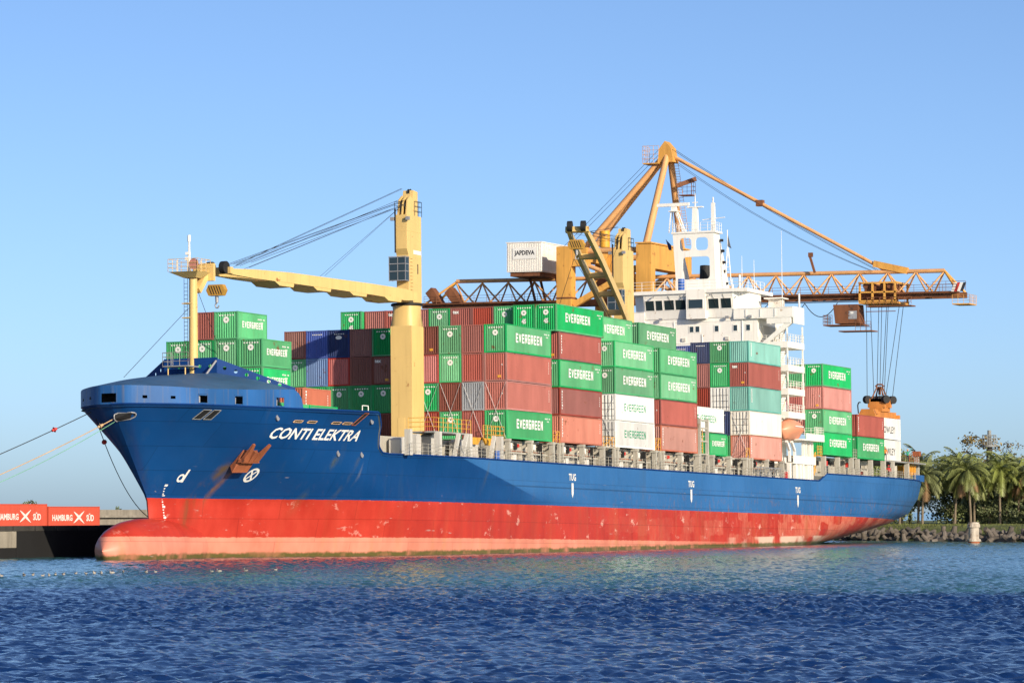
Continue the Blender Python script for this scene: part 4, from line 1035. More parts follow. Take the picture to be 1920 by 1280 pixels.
    hk.path([hb-Vector((0,0,1.15)), hb+Vector((.0,.18,-1.35)), hb+Vector((0,.1,-1.6)), hb+Vector((0,-.12,-1.62)), hb+Vector((0,-.22,-1.42))], .07, 6); hk.build('hook', 'steel', root)
    # ropes from the tower head to the jib head
    for i, (y, zz, o) in enumerate(((ty0+.2, 1.5, -.9), (ty0+.5, 1.4, -.55), (ty0+.9, 1.2, .6), (ty0+1.0, 1.5, .95), (ty0+.6, 2.6, .2), (ty0+.7, 2.65, -.2), (ty0+.4, 1.0, -.8), (ty0+.8, .8, .8))):
        m = MB(); m.path([Vector((tx0+.3, y, ztop+zz)), tip+s*o+u*(0.3+.12*i)-d*(0.3+.55*i)], 0.02, 4); m.build('rope', 'rope', root)
    for t, o in ((0.90, 1.0), (0.84, -1.0), (0.50, 1.0), (0.44, -1.0)):
        m = MB(); m.path([Vector((tx0+.2, ty0+.5, ztop+1.0)), foot+d*(t*Lj)+s*o+u*(0.5+0.32*math.sin(math.pi*t))], 0.018, 4); m.build('rope', 'rope', root)
    return root
deck_crane(-4.3, 9.05, -2.2, 13.55, 22.55, (-39.8, 12.1, 14.45), '1')
deck_crane(62.0, 10.9, -2.2, 14.8, 24.3, (33.0, 5.1, 24.0), '', slim=True)
sl = MB(); sl.path([(33.2, 5.6, 20.9), (35.0, 8.6, 14.6)], 0.035, 4); sl.path([(33.2, 5.6, 20.9), (38.0, 3.2, 14.6)], 0.035, 4); sl.build('sling', 'rope', ship)

# ------------------------------------------------------------------ foremast
def foremast():
    x, y = -44.5, 12.45
    root = MB().tube((x, y, 4.6), (x, y, 13.6), 0.42, 0.38, n=16).build('foremast', 'crane_cream', ship)
    m = MB(); m.add([(x-.55, y-.55, 13.55), (x+.55, y-.55, 13.55), (x+.55, y+.7, 13.55), (x-.55, y+.7, 13.55), (x-1.3, y-1.1, 14.1), (x+1.3, y-1.1, 14.1), (x+1.3, y+1.9, 14.1), (x-1.3, y+1.9, 14.1)],
              [(0,1,5,4), (1,2,6,5), (2,3,7,6), (3,0,4,7), (4,5,6,7)]); m.build('crow_nest', 'crane_cream', root)
    m = MB(); m.beam((x+.3, y-.3, 12.4), (x+2.0, y-.4, 14.2), .5, .6); m.box((x+1.7, y-1.2, 13.4), (x+2.1, y+.9, 15.0)); m.build('jib_cradle', 'crane_cream', root)
    r = MB(); railing(r, [(x-1.3, y-1.1, 14.1), (x+1.3, y-1.1, 14.1), (x+1.3, y+1.9, 14.1), (x-1.3, y+1.9, 14.1), (x-1.3, y-1.1, 14.1)], 1.15, 0.9, 0.03); r.build('nest_rail', 'crane_cream', root)
    MB().lathe((x-0.9, y-0.7, 14.75), [(0.12, 0.5), (0.2, 0.2), (0.5, -0.35)], 16, 'x').build('horn', 'orange', root)
    t = MB().tube((x, y+.4, 14.1), (x, y+.4, 16.9), 0.14, 0.09); t.tube((x, y+.4, 16.9), (x, y+.4, 17.5), 0.16, n=8); t.box((x-.2, y+.3, 15.2), (x+.1, y+.75, 15.5)); t.box((x-.2, y+.3, 15.7), (x+.1, y+.7, 15.95)); t.build('mast_pole', 'house_white', root)
    l = MB()
    for k in range(24): l.tube((x-.3, y+.42, 5.0+k*.35), (x-.3, y+.75, 5.0+k*.35), .02, n=4)
    l.tube((x-.3, y+.42, 4.8), (x-.3, y+.42, 13.5), .025, n=4); l.tube((x-.3, y+.78, 4.8), (x-.3, y+.78, 13.5), .025, n=4); l.build('ladder', 'dark', root)
    MB().box((x-.4, y-.1, 11.2), (x+.5, y+1.0, 11.28)).box((x-.4, y-.1, 9.9), (x+.5, y+1.0, 9.98)).build('lamp_bracket', 'crane_cream', root)
    w = MB(); w.path([(x, y+.5, 10.8), (-57.5, 12.6, 3.9)], .03, 4); w.build('forestay', 'rope', root)
    w = MB(); w.path([(x+.4, y-.3, 12.3), (-41.0, 11.5, 7.0)], .03, 4); w.build('forestay', 'rope', root)
    p = MB().box((-47.2, 11.6, 5.35), (-45.1, 14.2, 5.45)); railing(p, [(-47.2, 11.6, 5.45), (-47.2, 14.2, 5.45), (-45.2, 14.2, 5.45)], 1.2, .8, .03); p.build('mast_platform', 'deck_grey', root)
    MB().tube((-47.0, 12.0, 4.0), (-47.0, 12.0, 5.35), .06).tube((-46.9, 13.8, 4.0), (-46.9, 13.8, 5.35), .06).build('platform_leg', 'crane_cream', root)
foremast()

# ------------------------------------------------------------------ accommodation and bridge
def deckhouse():
    X0, X1, Y0, Y1 = 90.2, 101.0, 3.6, 21.4
    h = MB().box((X0, Y0, -2.3), (X1, Y1, 18.0)); root = h.build('deckhouse', 'house_white', ship)
    # wheelhouse with raked front, chamfered ends
    w = MB(); w.prism([(X0-0.1, 18.02), (X1-2, 18.02), (X1-2, 21.1), (X0-0.75, 21.1)], 'y', 6.6, 18.4); w.build('wheelhouse', 'house_white', root)
    for ys, ye in ((6.59, 4.9), (18.41, 20.1)):
        m = MB(); a, b_ = X0-0.1, X0-0.75
        m.add([(a, ys, 18.02), (a+1.6, ye, 18.02), (a+6, ye, 18.02), (a+6, ys, 18.02), (b_, ys, 21.1), (b_+1.6, ye, 21.1), (b_+6, ye, 21.1), (b_+6, ys, 21.1)], [(3,2,1,0), (4,5,6,7), (0,1,5,4), (1,2,6,5), (2,3,7,6), (3,0,4,7)]); m.build('wheelhouse_end', 'house_white', root)
    MB().box((X0-1.0, 4.6, 21.11), (X1-1.6, 20.4, 21.55)).build('wheelhouse_roof', 'house_white', root)
    MB().box((X0-1.03, 10.1, 17.9), (X0-0.7, 12.6, 21.58)).box((X0-0.8, 10.1, 17.9), (X0-0.14, 12.6, 18.9)).build('console_bay', 'house_white', root)
    fx = lambda z: X0-0.1-0.65*(z-18.02)/3.08
    def win(y0, y1, z0=19.15, z1=20.35, out=0.02):
        fr = MB(); f2 = lambda z: (X0-1.03 if out > 0.2 else fx(z))
        P = lambda y, z, o: (f2(z)-o, y, z)
        g = MB().add([P(y0, z0, .012), P(y1, z0, .012), P(y1, z1, .012), P(y0, z1, .012)], [(0,1,2,3)]); 
        for a, b_, c, d in ((y0-.07, y0, z0-.07, z1+.07), (y1, y1+.07, z0-.07, z1+.07), (y0, y1, z0-.07, z0), (y0, y1, z1, z1+.07)):
            fr.add([P(a, c, .05), P(b_, c, .05), P(b_, d, .05), P(a, d, .05), P(a, c, 0), P(b_, c, 0), P(b_, d, 0), P(a, d, 0)], [(0,1,2,3), (0,4,5,1), (1,5,6,2), (2,6,7,3), (3,7,4,0)])
        fr.build('window_frame', 'house_white', root); g.build('window_pane', 'glass', root)
    for y0, y1 in ((6.85, 8.2), (8.5, 9.85), (12.85, 14.2), (14.4, 15.7), (15.95, 16.85), (17.05, 18.2)): win(y0, y1)
    win(10.4, 12.3, 19.2, 20.3, 0.5)
    for k, y in enumerate((7.9, 9.3, 13.5, 15.1)):
        MB().beam((fx(20.9)-.06, y, 20.9), (fx(19.6)-.08, y-.5, 19.5), .04, .03).build('wiper', 'dark', root)
    for y, x in ((5.2, 0), ):
        pass
    # end window of the wheelhouse facing port
    for ye, s in ((5.95, -1),):
        MB().add([(X0-0.1+.35, 6.16, 19.1), (X0+.75, 5.52, 19.1), (X0+.5, 5.52, 20.3), (X0+.1, 6.16, 20.3)], [(0,1,2,3)])
    # bridge wings
    for s in (1, -1):
        ya, yb = (-1.1, 6.6) if s == 1 else (18.4, 26.1)
        m = MB().box((X0-0.35, ya, 17.72), (X0+4.0, yb, 17.9)); m.build('wing_deck', 'house_white', root)
        m = MB().box((X0-0.36, ya, 17.9), (X0-0.24, yb, 18.95)); m.box((X0-0.42, ya, 18.955), (X0-0.1, yb, 19.03)); m.build('wing_bulwark', 'house_white', root)
        ye = ya if s == 1 else yb
        m = MB().box((X0-0.30, ye-(.12 if s == 1 else 0), 16.95), (X0+3.9, ye+(0 if s == 1 else .12), 19.05)); m.build('wing_end', 'house_white', root)
        m = MB().add([(X0-.2, ye+s*.2, 17.7), (X0-.2, ye+s*4.6, 14.3), (X0-.2, ye+s*4.6, 13.7), (X0-.2, ye+s*.2, 16.95), (X0+.3, ye+s*.2, 17.7), (X0+.3, ye+s*4.6, 14.3), (X0+.3, ye+s*4.6, 13.7), (X0+.3, ye+s*.2, 16.95)],
                     [(0,1,2,3), (4,5,6,7), (0,4,5,1), (1,5,6,2), (2,6,7,3), (3,7,4,0)]); m.build('wing_brace', 'house_white', root)
        MB().box((X0-0.3, min(ye+s*.3, ye+s*3.4), 17.0), (X0+.25, max(ye+s*.3, ye+s*3.4), 17.71)).build('wing_girder', 'house_white', root)
        r = MB(); railing(r, [(X0+4.0, ya, 17.9), (X0+4.0, yb, 17.9)], 1.1, 1.2, .03); r.build('wing_rail', 'house_white', root)
        for k in range(3):
            y = ye+s*(2.2+k*1.9); MB().tube((X0-.5, y, 18.9), (X0-.5, y, 17.9), .03, n=5).build('rail_post', 'house_white', root)
    # floodlights under the bridge front
    for y in (7.4, 11.6, 16.2, 4.4): MB().box((X0-.62, y-.22, 17.85), (X0-.36, y+.22, 18.15)).build('floodlight', 'steel', root)
    for y in (12.26, 11.48, 8.95, 6.49, 4.81, 15.2):
        MB().box((X0-.05, y-.36, 16.2), (X0-.001, y+.36, 17.1)).build('window_frame', 'house_white', root); MB().box((X0-.065, y-.24, 16.3), (X0-.051, y+.24, 17.0)).build('window_pane', 'glass', root)
    for y, z0, z1 in ((5.6, 11.5, 17.7), (14.6, 11.5, 17.7), (10.9, 11.5, 16.0)): MB().tube((X0-.06, y, z0), (X0-.06, y, z1), .05, n=6).build('wall_pipe', 'house_white', root)
    for z in (14.9, 17.55): MB().box((X0-.05, Y0+.1, z), (X0-.002, Y1-.1, z+.06)).build('rub_strip', 'house_white', root)
    for y in (7.6, 13.3): MB().box((X0-.18, y-.25, 15.2), (X0-.003, y+.25, 15.6)).build('vent_box', 'deck_white', root)
    for y in (5.3, 9.4, 12.75, 16.9): MB().tube((X0-.95, y, 20.9), (X0-1.25, y, 20.75), .09, n=8).build('deck_lamp', 'steel', root)
    # port side face: recess and doors
    MB().box((X0+2.2, Y0-.015, 15.0), (X0+7.5, Y0-.004, 17.0)).build('side_recess', 'deck_beige', root)
    for z in (11.9, 9.0, 6.05, 3.2, 14.8):
        MB().box((X0+1.4, Y0-.05, z), (X0+2.2, Y0-.003, z+1.95)).build('side_door', 'cream', root)
    # side galleries with rails, pillars, stairs
    for z in (14.0, 11.1, 8.2, 5.3):
        m = MB().box((X0+.02, -.3, z), (X0+6.4, Y0-.01, z+.16)); m.box((X0, -.36, z), (X0+6.45, -.28, z+.78)); m.box((X0-.04, -.3, z), (X0+.03, Y0-.1, z+.78)); m.box((X0+6.41, -.3, z), (X0+6.47, Y0-.1, z+.3)); m.build('gallery', 'house_white', root)
        r = MB(); railing(r, [(X0, -.3, z+.78), (X0+6.4, -.3, z+.78), (X0+6.4, Y0-.2, z+.78)], .95, 1.0, .028); railing(r, [(X0, -.3, z+.78), (X0, Y0-.2, z+.78)], .8, 1.0, .028); r.build('gallery_rail', 'house_white', root)
        for x, y in ((X0+.15, -.2), (X0+6.25, -.2), (X0+6.2, 2.8)): MB().box((x-.1, y-.08, z+.16), (x+.1, y+.08, z+2.9)).build('gallery_post', 'house_white', root)
        st = MB(); st.beam((X0+1.6, 1.4, z+.2), (X0+4.8, 1.4, z+2.9), .08, .25); st.beam((X0+1.6, 2.2, z+.2), (X0+4.8, 2.2, z+2.9), .08, .25)
        for k in range(9): st.box((X0+1.7+k*.35, 1.44, z+.35+k*.3), (X0+1.95+k*.35, 2.16, z+.39+k*.3))
        st.build('stair', 'cream', root)
    # boat deck, lifeboat and davits
    m = MB().box((X0+2.5, -1.2, 2.62), (X0+11.3, 3.5, 2.78)); m.box((X0+4.0, -1.27, 2.62), (X0+11.35, -1.19, 3.5)); m.build('boat_deck', 'house_white', root)
    r = MB(); railing(r, [(X0+7.6, -1.2, 3.5), (X0+11.3, -1.2, 3.5), (X0+11.3, 3.0, 3.5)], .9, .8, .028); r.build('boat_deck_rail', 'house_white', root)
    vs = []; nx, na = 13, 14
    for i in range(nx):
        t = i/(nx-1); x = X0-1.45+6.5*t; g = (1-abs(2*t-1)**4.5)**0.6 if 0 < t < 1 else 0.02
        for k in range(na):
            a = 2*math.pi*k/na; cz = math.sin(a); zz = (1.3*cz if cz > 0 else 1.4*cz)*(1.0-.18*t); yy = 1.25*math.cos(a)*(1 if cz > -.3 else .7)
            if cz > 0.2 and 0.25 < t < 0.8: zz *= 1.15
            vs.append((x, .15+yy*g, 3.82+zz*(g if cz > 0 else g**0.7)))
    MB().add(vs, [(i*na+k, i*na+(k+1) % na, (i+1)*na+(k+1) % na, (i+1)*na+k) for i in range(nx-1) for k in range(na)], True).build('lifeboat', 'lifeboat', root)
    MB().box((X0+.2, -1.14, 4.2), (X0+3.4, -1.06, 4.32)).build('lifeboat_stripe', 'ink_white', root)
    d = MB()
    for x in (X0-1.2, X0+5.4): d.beam((x, 2.6, .6), (x, 2.6, 3.0), .3, .4); d.beam((x, 2.6, 3.0), (x, .2, 5.5), .3, .35); d.beam((x, .2, 5.5), (x, -.2, 5.2), .25, .25)
    d.build('davit', 'house_white', root)
    for x in (X0+.4, X0+2.4):
        m = MB(); m.beam((x, -.2, -.1), (x, -.2, 1.3), .3, .35); m.beam((x, -.2, 1.3), (x-1.2, -.2, 2.4), .3, .35); m.build('davit_leg', 'house_white', root)
    for x in (X0+6.0, X0+7.2, X0+8.6, X0+9.6): MB().box((x-.15, -.3, .7), (x+.15, 0, 2.62)).build('boat_deck_post', 'house_white', root)
    m = MB().box((X0+1.2, -.4, -.3), (X0+10.2, 3.5, -.15)); m.box((X0+1.2, -.46, -.3), (X0+10.2, -.38, .70)); m.build('lower_gallery', 'house_white', root)
    for x in (X0+.4, X0+2.8, X0+4.4, X0+5.6, X0+7.4, X0+8.2, X0+9.2): MB().box((x-.28, -.35, -2.3), (x+.28, .1, -.3)).build('deck_post', 'house_white', root)
    MB().box((X0+3.3, .4, -2.3), (X0+8.5, 3.4, -.31)).build('side_locker', 'house_white', root)
    r = MB(); railing(r, [(X0+9.6, -.1, -2.2), (X0+11.2, -.1, -1.2)], 2.6, .6, .05, 4); r.build('side_ladder', 'safety_yellow', root)
    MB().box((X0-1.2, -.3, -2.2), (X0-.7, 0, -1.4)).build('hose_box', 'life_red', root)
    # monkey island: rails, radar mast house with openings
    r = MB(); railing(r, [(X0-.9, 5.0, 21.55), (X0-.9, 20.0, 21.55)], 1.15, 1.5, .03); railing(r, [(X0-.9, 5.0, 21.55), (X0+7, 5.0, 21.55)], 1.15, 1.5, .03); r.build('monkey_rail', 'house_white', root)
    def slab(x, zs=1.0):
        out = [(9.75, 21.56), (15.0, 21.56), (15.45, 28.9), (10.0, 28.9)]
        v, f = plate(out, [rrect(12.95, 26.75, 14.55, 28.35, .45), rrect(10.75, 26.75, 12.4, 28.35, .45), rrect(10.55, 23.1, 14.15, 25.95, .45)], .16)
        return MB().add([(x+w, u, q) for u, q, w in v], f)
    slab(92.5).build('mast_house', 'house_white', root)
    MB().add([(92.58, 9.75, 21.56), (98.0, 9.75, 21.56), (94.6, 10.0, 28.9), (92.58, 10.0, 28.9), (92.58, 9.95, 21.56), (98.0, 9.95, 21.56), (94.6, 10.2, 28.9), (92.58, 10.2, 28.9)], [(0,1,2,3), (4,7,6,5), (0,4,5,1), (1,5,6,2), (2,6,7,3)]).build('mast_side', 'house_white', root)
    MB().add([(92.58, 15.0, 21.56), (98.0, 15.0, 21.56), (94.6, 15.45, 28.9), (92.58, 15.45, 28.9), (92.58, 14.8, 21.56), (98.0, 14.8, 21.56), (94.6, 15.25, 28.9), (92.58, 15.25, 28.9)], [(0,1,2,3), (4,7,6,5), (0,4,5,1), (1,5,6,2), (2,6,7,3)]).build('mast_side', 'house_white', root)
    MB().box((92.3, 9.7, 28.91), (95.0, 15.6, 29.15)).build('mast_top', 'house_white', root)
    for y, z in ((9.72, 27.9), (9.74, 26.6), (9.76, 25.2), (9.77, 24.1), (9.78, 22.6)): MB().box((94.0-(28.9-z)*-.35, y-.22, z), (94.4-(28.9-z)*-.35, y+.1, z+.32)).build('navigation_lamp', 'dark', root)
    # funnel pipes behind
    MB().tube((98.5, 13.4, 21), (98.9, 13.4, 25.3), .75, .7, n=16).build('exhaust_pipe', 'dark', root); MB().tube((98.8, 11.6, 21), (99.0, 11.6, 24.2), .5, n=14).build('exhaust_pipe', 'brown', root)
    # radar, masts, aerials
    m = MB(); 
    for dx, dy in ((-.7, -.9), (.7, -.9), (-.7, .9), (.7, .9)): m.beam((93.6+dx, 15.2+dy, 29.15), (93.6+dx*.4, 15.6+dy*.4, 31.9), .12, .12)
    m.beam((93.4, 14.2, 29.2), (93.6, 15.5, 31.7), .1, .1); m.box((93.0, 15.0, 31.85), (94.2, 16.2, 31.95)); m.build('radar_frame', 'house_white', root)
    MB().box((93.3, 15.3, 31.95), (93.9, 15.95, 32.5)).build('radar_motor', 'house_white', root)
    MB().box((93.45, 13.6, 32.55), (93.75, 17.9, 32.95)).build('radar_scanner', 'house_white', root)
    m = MB(); m.beam((94, 12.95, 29.15), (94, 12.95, 32.3), .85, .6, w2=.6, h2=.5); m.box((93.7, 11.9, 32.3), (94.3, 14.0, 32.42)); m.tube((94, 12.95, 32.4), (94, 12.95, 34.1), .10, .05); m.box((93.9, 12.6, 32.9), (94.1, 13.3, 33.0)); m.tube((94, 13.9, 32.4), (94, 13.9, 32.9), .06); m.build('signal_mast', 'house_white', root)
    m = MB(); m.beam((94, 10.55, 29.15), (94, 10.55, 32.8), .5, .5, w2=.42, h2=.4); m.tube((94, 10.55, 32.8), (94, 10.55, 33.5), .10); m.tube((94, 9.0, 30.9), (94, 12.0, 30.7), .05); m.build('signal_mast', 'house_white', root)
    r = MB(); railing(r, [(92.4, 9.8, 29.15), (92.4, 15.5, 29.15), (94.9, 15.5, 29.15)], 1.1, .9, .025); railing(r, [(92.4, 9.8, 29.15), (94.9, 9.8, 29.15)], 1.1, .9, .025); r.build('mast_rail', 'house_white', root)
    for x, y, z0, z1 in ((95.0, 1.9, 19.0, 29.0), (94.5, 7.0, 21.5, 26.0), (93.0, 4.9, 21.5, 25.3)): MB().tube((x, y, z0), (x, y, z1), .05, .02, n=5).build('whip_aerial', 'house_white', root)
    m = MB(); m.tube((94, 9.1, 21.6), (94, 8.75, 27.0), .06); m.tube((94, 8.2, 21.6), (94, 8.6, 27.0), .06); m.tube((94, 8.7, 26.0), (94, 8.7, 29.3), .05)
    for k in range(8): m.tube((94, 9.05-.03*k, 22.2+k*.6), (94, 8.25+.03*k, 22.2+k*.6), .03)
    m.build('flag_mast', 'house_white', root)
    MB().add([(94, 8.65, 28.8), (94.2, 8.35, 27.2), (94.1, 8.2, 26.9), (93.9, 8.6, 27.2)], [(0,1,2,3)]).build('flag', 'ink_black', root)
    MB().add([(93, 16.6, 28.4), (93.1, 15.9, 27.6), (93.0, 15.8, 26.9), (93, 16.2, 27.0)], [(0,1,2,3)]).build('flag', 'navy', root)
    MB().tube((X0-.2, 13.5, 21.56), (X0-.2, 13.5, 23.0), .42, n=12).build('compass_drum', 'blue_drum', root)
    MB().tube((X0+.2, 6.9, 21.56), (X0+.2, 6.9, 22.1), .2).tube((X0+.4, 6.0, 21.56), (X0+.4, 6.0, 23.3), .15).build('vent_post', 'house_white', root)
    m = MB().box((94.6, 2.0, 17.9), (96.2, 3.6, 20.4)); m.build('wing_shelter', 'cream', root)
    MB().box((94.0, 1.6, 20.41), (96.6, 4.0, 20.55)).build('shelter_roof', 'house_white', root)
    MB().tube((X0+3.6, -.7, 17.9), (X0+3.6, -.7, 20.9), .12).build('wing_post', 'house_white', root)
deckhouse()

# ------------------------------------------------------------------ poop
def poop():
    for a, b_ in ((105.26, 117.45), (119.78, 131.97)):
        MB().box((a+.2, 1.9, -1.5), (b_-.2, 23, 1.0)).build('hatch_coaming', 'deck_beige', ship)
        for x in (a+.15, (a+b_)/2, b_-.15):
            MB().box((x-.28, -.15, -1.4), (x+.28, .4, .98)).build('stanchion', 'deck_beige', ship)
        q = random.Random(int(a))
        for k in range(9):
            x = a+.6+k*1.25; z = q.choice((-.9, -.1, .1)); MB().box((x, 1.5, z), (x+q.uniform(.4, .9), 1.888, z+q.uniform(.4, .7))).build('deck_fitting', q.choice(('house_white', 'deck_beige', 'dark', 'life_red')), ship)
    r = MB(); railing(r, [(105, -.35, -1.28), (132, -.2, -1.25)], 1.0, 1.5, .022); r.build('deck_railing', 'deck_beige', ship)
    r = MB(); railing(r, [(132, -.1, -1.25), (150, 1.2, -1.2), (157.2, 2.6, -1.15), (157.4, 12, -1.15)], 1.05, 1.3, .025); r.build('deck_railing', 'deck_beige', ship)
    for x, y in ((133.3, .5), (138.8, .9), (147.5, 1.4)): MB().box((x-.3, y-.2, -1.3), (x+.3, y+.4, 1.15)).build('stanchion', 'deck_beige', ship)
    MB().beam((137.2, .8, -1.2), (138.4, .8, 1.1), .35, .35).build('raking_strut', 'deck_beige', ship)
    MB().box((133, 1.2, 1.12), (156, 24, 1.3)).build('stern_platform', 'deck_grey', ship)
    MB().box((155.4, 2.1, -1.2), (155.9, 2.7, 2.3)).build('stern_post', 'deck_beige', ship); MB().box((155.2, 1.9, 2.31), (156.1, 2.9, 3.0)).build('stern_lamp_box', 'rusty', ship)
    r = MB(); railing(r, [(148.5, 1.4, 1.3), (155.6, 2.0, 1.3), (155.8, 12, 1.3)], 1.1, 1.5, .03); r.build('platform_rail', 'rusty', ship)
    y = MB()
    for k in range(9): y.tube((148.2+k*.75, 2.2, -.5), (148.2+k*.75, 2.2, .85), .06, n=5)
    y.box((148.1, 2.1, .82), (154.4, 2.35, .98)); y.box((148.1, 2.3, -.5), (154.4, 3.5, .8)); y.build('winch_guard', 'safety_yellow', ship)
    MB().box((152.5, 1.75, -1.25), (157.0, 2.05, -.35)).build('stern_screen', 'bulwark_blue', ship)
    MB().tube((144.5, 2.5, -1.2), (144.5, 2.5, .7), .5, n=12).build('vent_post', 'deck_beige', ship)
    m = MB(); m.box((117.7, 0, 1.0), (119.5, 24.6, 1.1)); railing(m, [(117.8, 0, 1.1), (119.4, 0, 1.1)], 1.1, .8, .03); m.build('lashing_bridge', 'deck_beige', ship)
    m = MB(); m.box((103, .2, .95), (105.1, 24.6, 1.05)); railing(m, [(103.1, .2, 1.05), (105, .2, 1.05)], 1.2, .7, .035); m.build('lashing_bridge', 'safety_yellow', ship)
poop()

# ------------------------------------------------------------------ quay gantry crane (stands level on the quay)
def gantry():
    XN, XF, XC = 136.0, 151.0, 143.5
    root = empty('gantry_crane', (XC, 42, 2.25)); tag(root, 'tall orange gantry crane with lattice boom reaching across the ship', 'crane')
    for x in (XN, XF):
        for y0, y1 in ((34.6, 36.8), (46.5, 48.7)):
            MB().box((x-.9, y0, 2.3), (x+.9, y1, 41.2)).build('leg', 'gantry', root)
        MB().box((x-.8, 44.2, 38.4), (x+.8, 46.49, 41.0)).build('portal_beam', 'gantry', root); MB().tube((x, 36.8, 40.5), (x, 44.2, 40.5), .42, n=12).build('portal_tube', 'gantry_tube', root); MB().tube((x, 36.8, 35.5), (x, 44.6, 38.6), .32, n=10).build('portal_tube', 'gantry_tube', root)
        MB().box((x-.7, 36.81, 14.0), (x+.7, 46.49, 16.0)).build('tie_beam', 'gantry', root)
        m = MB(); m.beam((x, 46.4, 33.0), (x, 37.0, 38.0), .8, .8); m.build('knee_brace', 'gantry', root)
        # flange bands at the splice
        for y0, y1 in ((34.5, 36.9), (46.4, 48.8)): MB().box((x-1.0, y0, 33.9), (x+1.0, y1, 34.1)).build('leg_flange', 'gantry_rust', root)
    for y0, y1, z0, z1 in ((34.7, 36.7, 37.9, 41.3), (46.8, 48.4, 39.5, 41.0)):
        MB().box((XN+.91, y0, z0), (XF-.91, y1, z1)).build('cross_beam', 'gantry', root)
    MB().box((XN-1.0, 34.5, 41.3), (XF+1.0, 36.9, 41.5)).build('walkway', 'gantry', root)
    # A-frame: two front tubes, back stays
    ap = Vector((XC, 35.0, 54.5))
    for x in (XN+.2, XF-.2): MB().tube((x, 35.7, 41.2), ap+Vector((math.copysign(.5, x-XC), 0, 0)), .52, .44, n=14).build('a_frame_leg', 'gantry_tube', root)
    for x in (XC-1.6, XC+1.6): MB().tube((x, 47.6, 40.8), ap+Vector((math.copysign(.4, x-XC), .6, -.4)), .46, .40, n=14).build('back_stay', 'gantry_tube', root)
    MB().prism([(33.9, 53.2), (36.3, 53.2), (36.0, 55.2), (35.2, 56.2), (34.3, 55.2)], 'x', XC-1.1, XC+1.1).build('apex_head', 'gantry', root)
    m = MB().box((XC-1.4, 35.9, 53.0), (XC+1.4, 38.4, 53.15)); railing(m, [(XC-1.4, 36.0, 53.15), (XC-1.4, 38.4, 53.15), (XC+1.4, 38.4, 53.15)], 2.4, .7, .03, 3); m.build('apex_platform', 'gantry', root)
    m = MB().box((XC+1.2, 32.0, 48.6), (XC+2.8, 33.9, 48.75)); railing(m, [(XC+1.2, 32.0, 48.75), (XC+2.8, 32.0, 48.75), (XC+2.8, 33.9, 48.75)], 1.8, .7, .03, 2); m.beam((XC+1, 34.2, 50.0), (XC+2, 31.6, 51.0), .5, .6); m.build('stay_platform', 'gantry_rust', root)
    l = MB()
    for k in range(34): l.tube((XF-1.6-.16*k, 34.5, 42+k*.36), (XF-1.6-.16*k, 33.9, 42+k*.36), .03, n=4)
    l.tube((XF-1.6, 34.5, 42), (XF-7.0, 34.5, 54), .03, n=4); l.tube((XF-1.6, 33.9, 42), (XF-7.0, 33.9, 54), .03, n=4); l.build('ladder', 'gantry', root)
    # boom: two bottom box chords, one top chord, zigzag lattice on both faces
    YT, YL = -5.0, 67.5; zt, zb = 37.0, 33.75
    for x in (XC-1.9, XC+1.9):
        MB().box((x-.28, -7.6, 33.3), (x+.28, 72.0, 34.1)).build('bottom_chord', 'gantry_rust' , root)
    MB().tube((XC, YT, zt), (XC, YL, zt+.25), .30, n=10).build('top_chord', 'gantry_tube', root)
    n = 18; st = (YL-YT)/n
    for x in (XC-1.9, XC+1.9):
        for k in range(n):
            y = YT+k*st; MB().tube((XC, y, zt-.1), (x, y+st/2, zb+.3), .13, n=6).build('lattice_brace', 'gantry_tube', root); MB().tube((x, y+st/2, zb+.3), (XC, y+st, zt-.1), .13, n=6).build('lattice_brace', 'gantry_tube', root)
        MB().tube((XC, YT, zt), (x, -7.4, zb+.3), .17, n=6).build('end_brace', 'gantry', root); MB().tube((XC, YL, zt+.2), (x, 71.5, zb+.3), .17, n=6).build('end_brace', 'gantry', root)
    for k in range(20): MB().box((XC-1.6, -7+k*4.1, 33.35), (XC+1.6, -6.8+k*4.1, 33.6)).build('cross_tie', 'gantry_rust', root)
    r = MB(); railing(r, [(XC-2.6, -7.5, 33.9), (XC-2.6, 33.0, 33.9)], 1.1, 2.0, .03); r.box((XC-2.8, -7.5, 33.8), (XC-2.2, 33, 33.88)); r.build('boom_walkway', 'gantry_rust', root)
    r = MB(); railing(r, [(XC-2.6, 50.0, 33.9), (XC-2.6, 71.5, 33.9)], 1.1, 2.0, .03); r.box((XC-2.8, 50, 33.8), (XC-2.2, 71.5, 33.88)); r.build('boom_walkway', 'gantry_rust', root)
    # boom tip platform with warning board
    m = MB().box((XC-2.6, -9.2, 32.2), (XC+1.0, -6.8, 32.35)); railing(m, [(XC-2.6, -9.2, 32.35), (XC-2.6, -6.8, 32.35)], 1.2, .8, .03); railing(m, [(XC-2.6, -9.2, 32.35), (XC+1, -9.2, 32.35)], 1.2, .8, .03); m.build('tip_platform', 'gantry', root)
    m = MB(); railing(m, [(XC-2.3, -8.6, 34.1), (XC-2.3, -4.0, 34.1)], 1.3, 1.0, .03); m.build('tip_rail', 'gantry_rust', root)
    for k, c in enumerate(('ink_white', 'life_red', 'ink_white', 'ink_black')):
        MB().add([(XC-2.5, -6.6-k*.42, 34.0), (XC-2.5, -7.02-k*.42, 34.0-.02), (XC-2.5, -7.5-k*.42, 35.2), (XC-2.5, -7.08-k*.42, 35.2)], [(0,1,2,3)]).build('warning_board', c, root)
    # forestays
    a = Vector((XC, 34.0, 53.9)); b_ = Vector((XC, 3.4, 37.3)); c = a.lerp(b_, .41)
    MB().tube(a, c, .27, .26, n=12).build('fore_stay', 'gantry_tube', root); MB().tube(c, b_, .26, .24, n=12).build('fore_stay', 'gantry_tube', root)
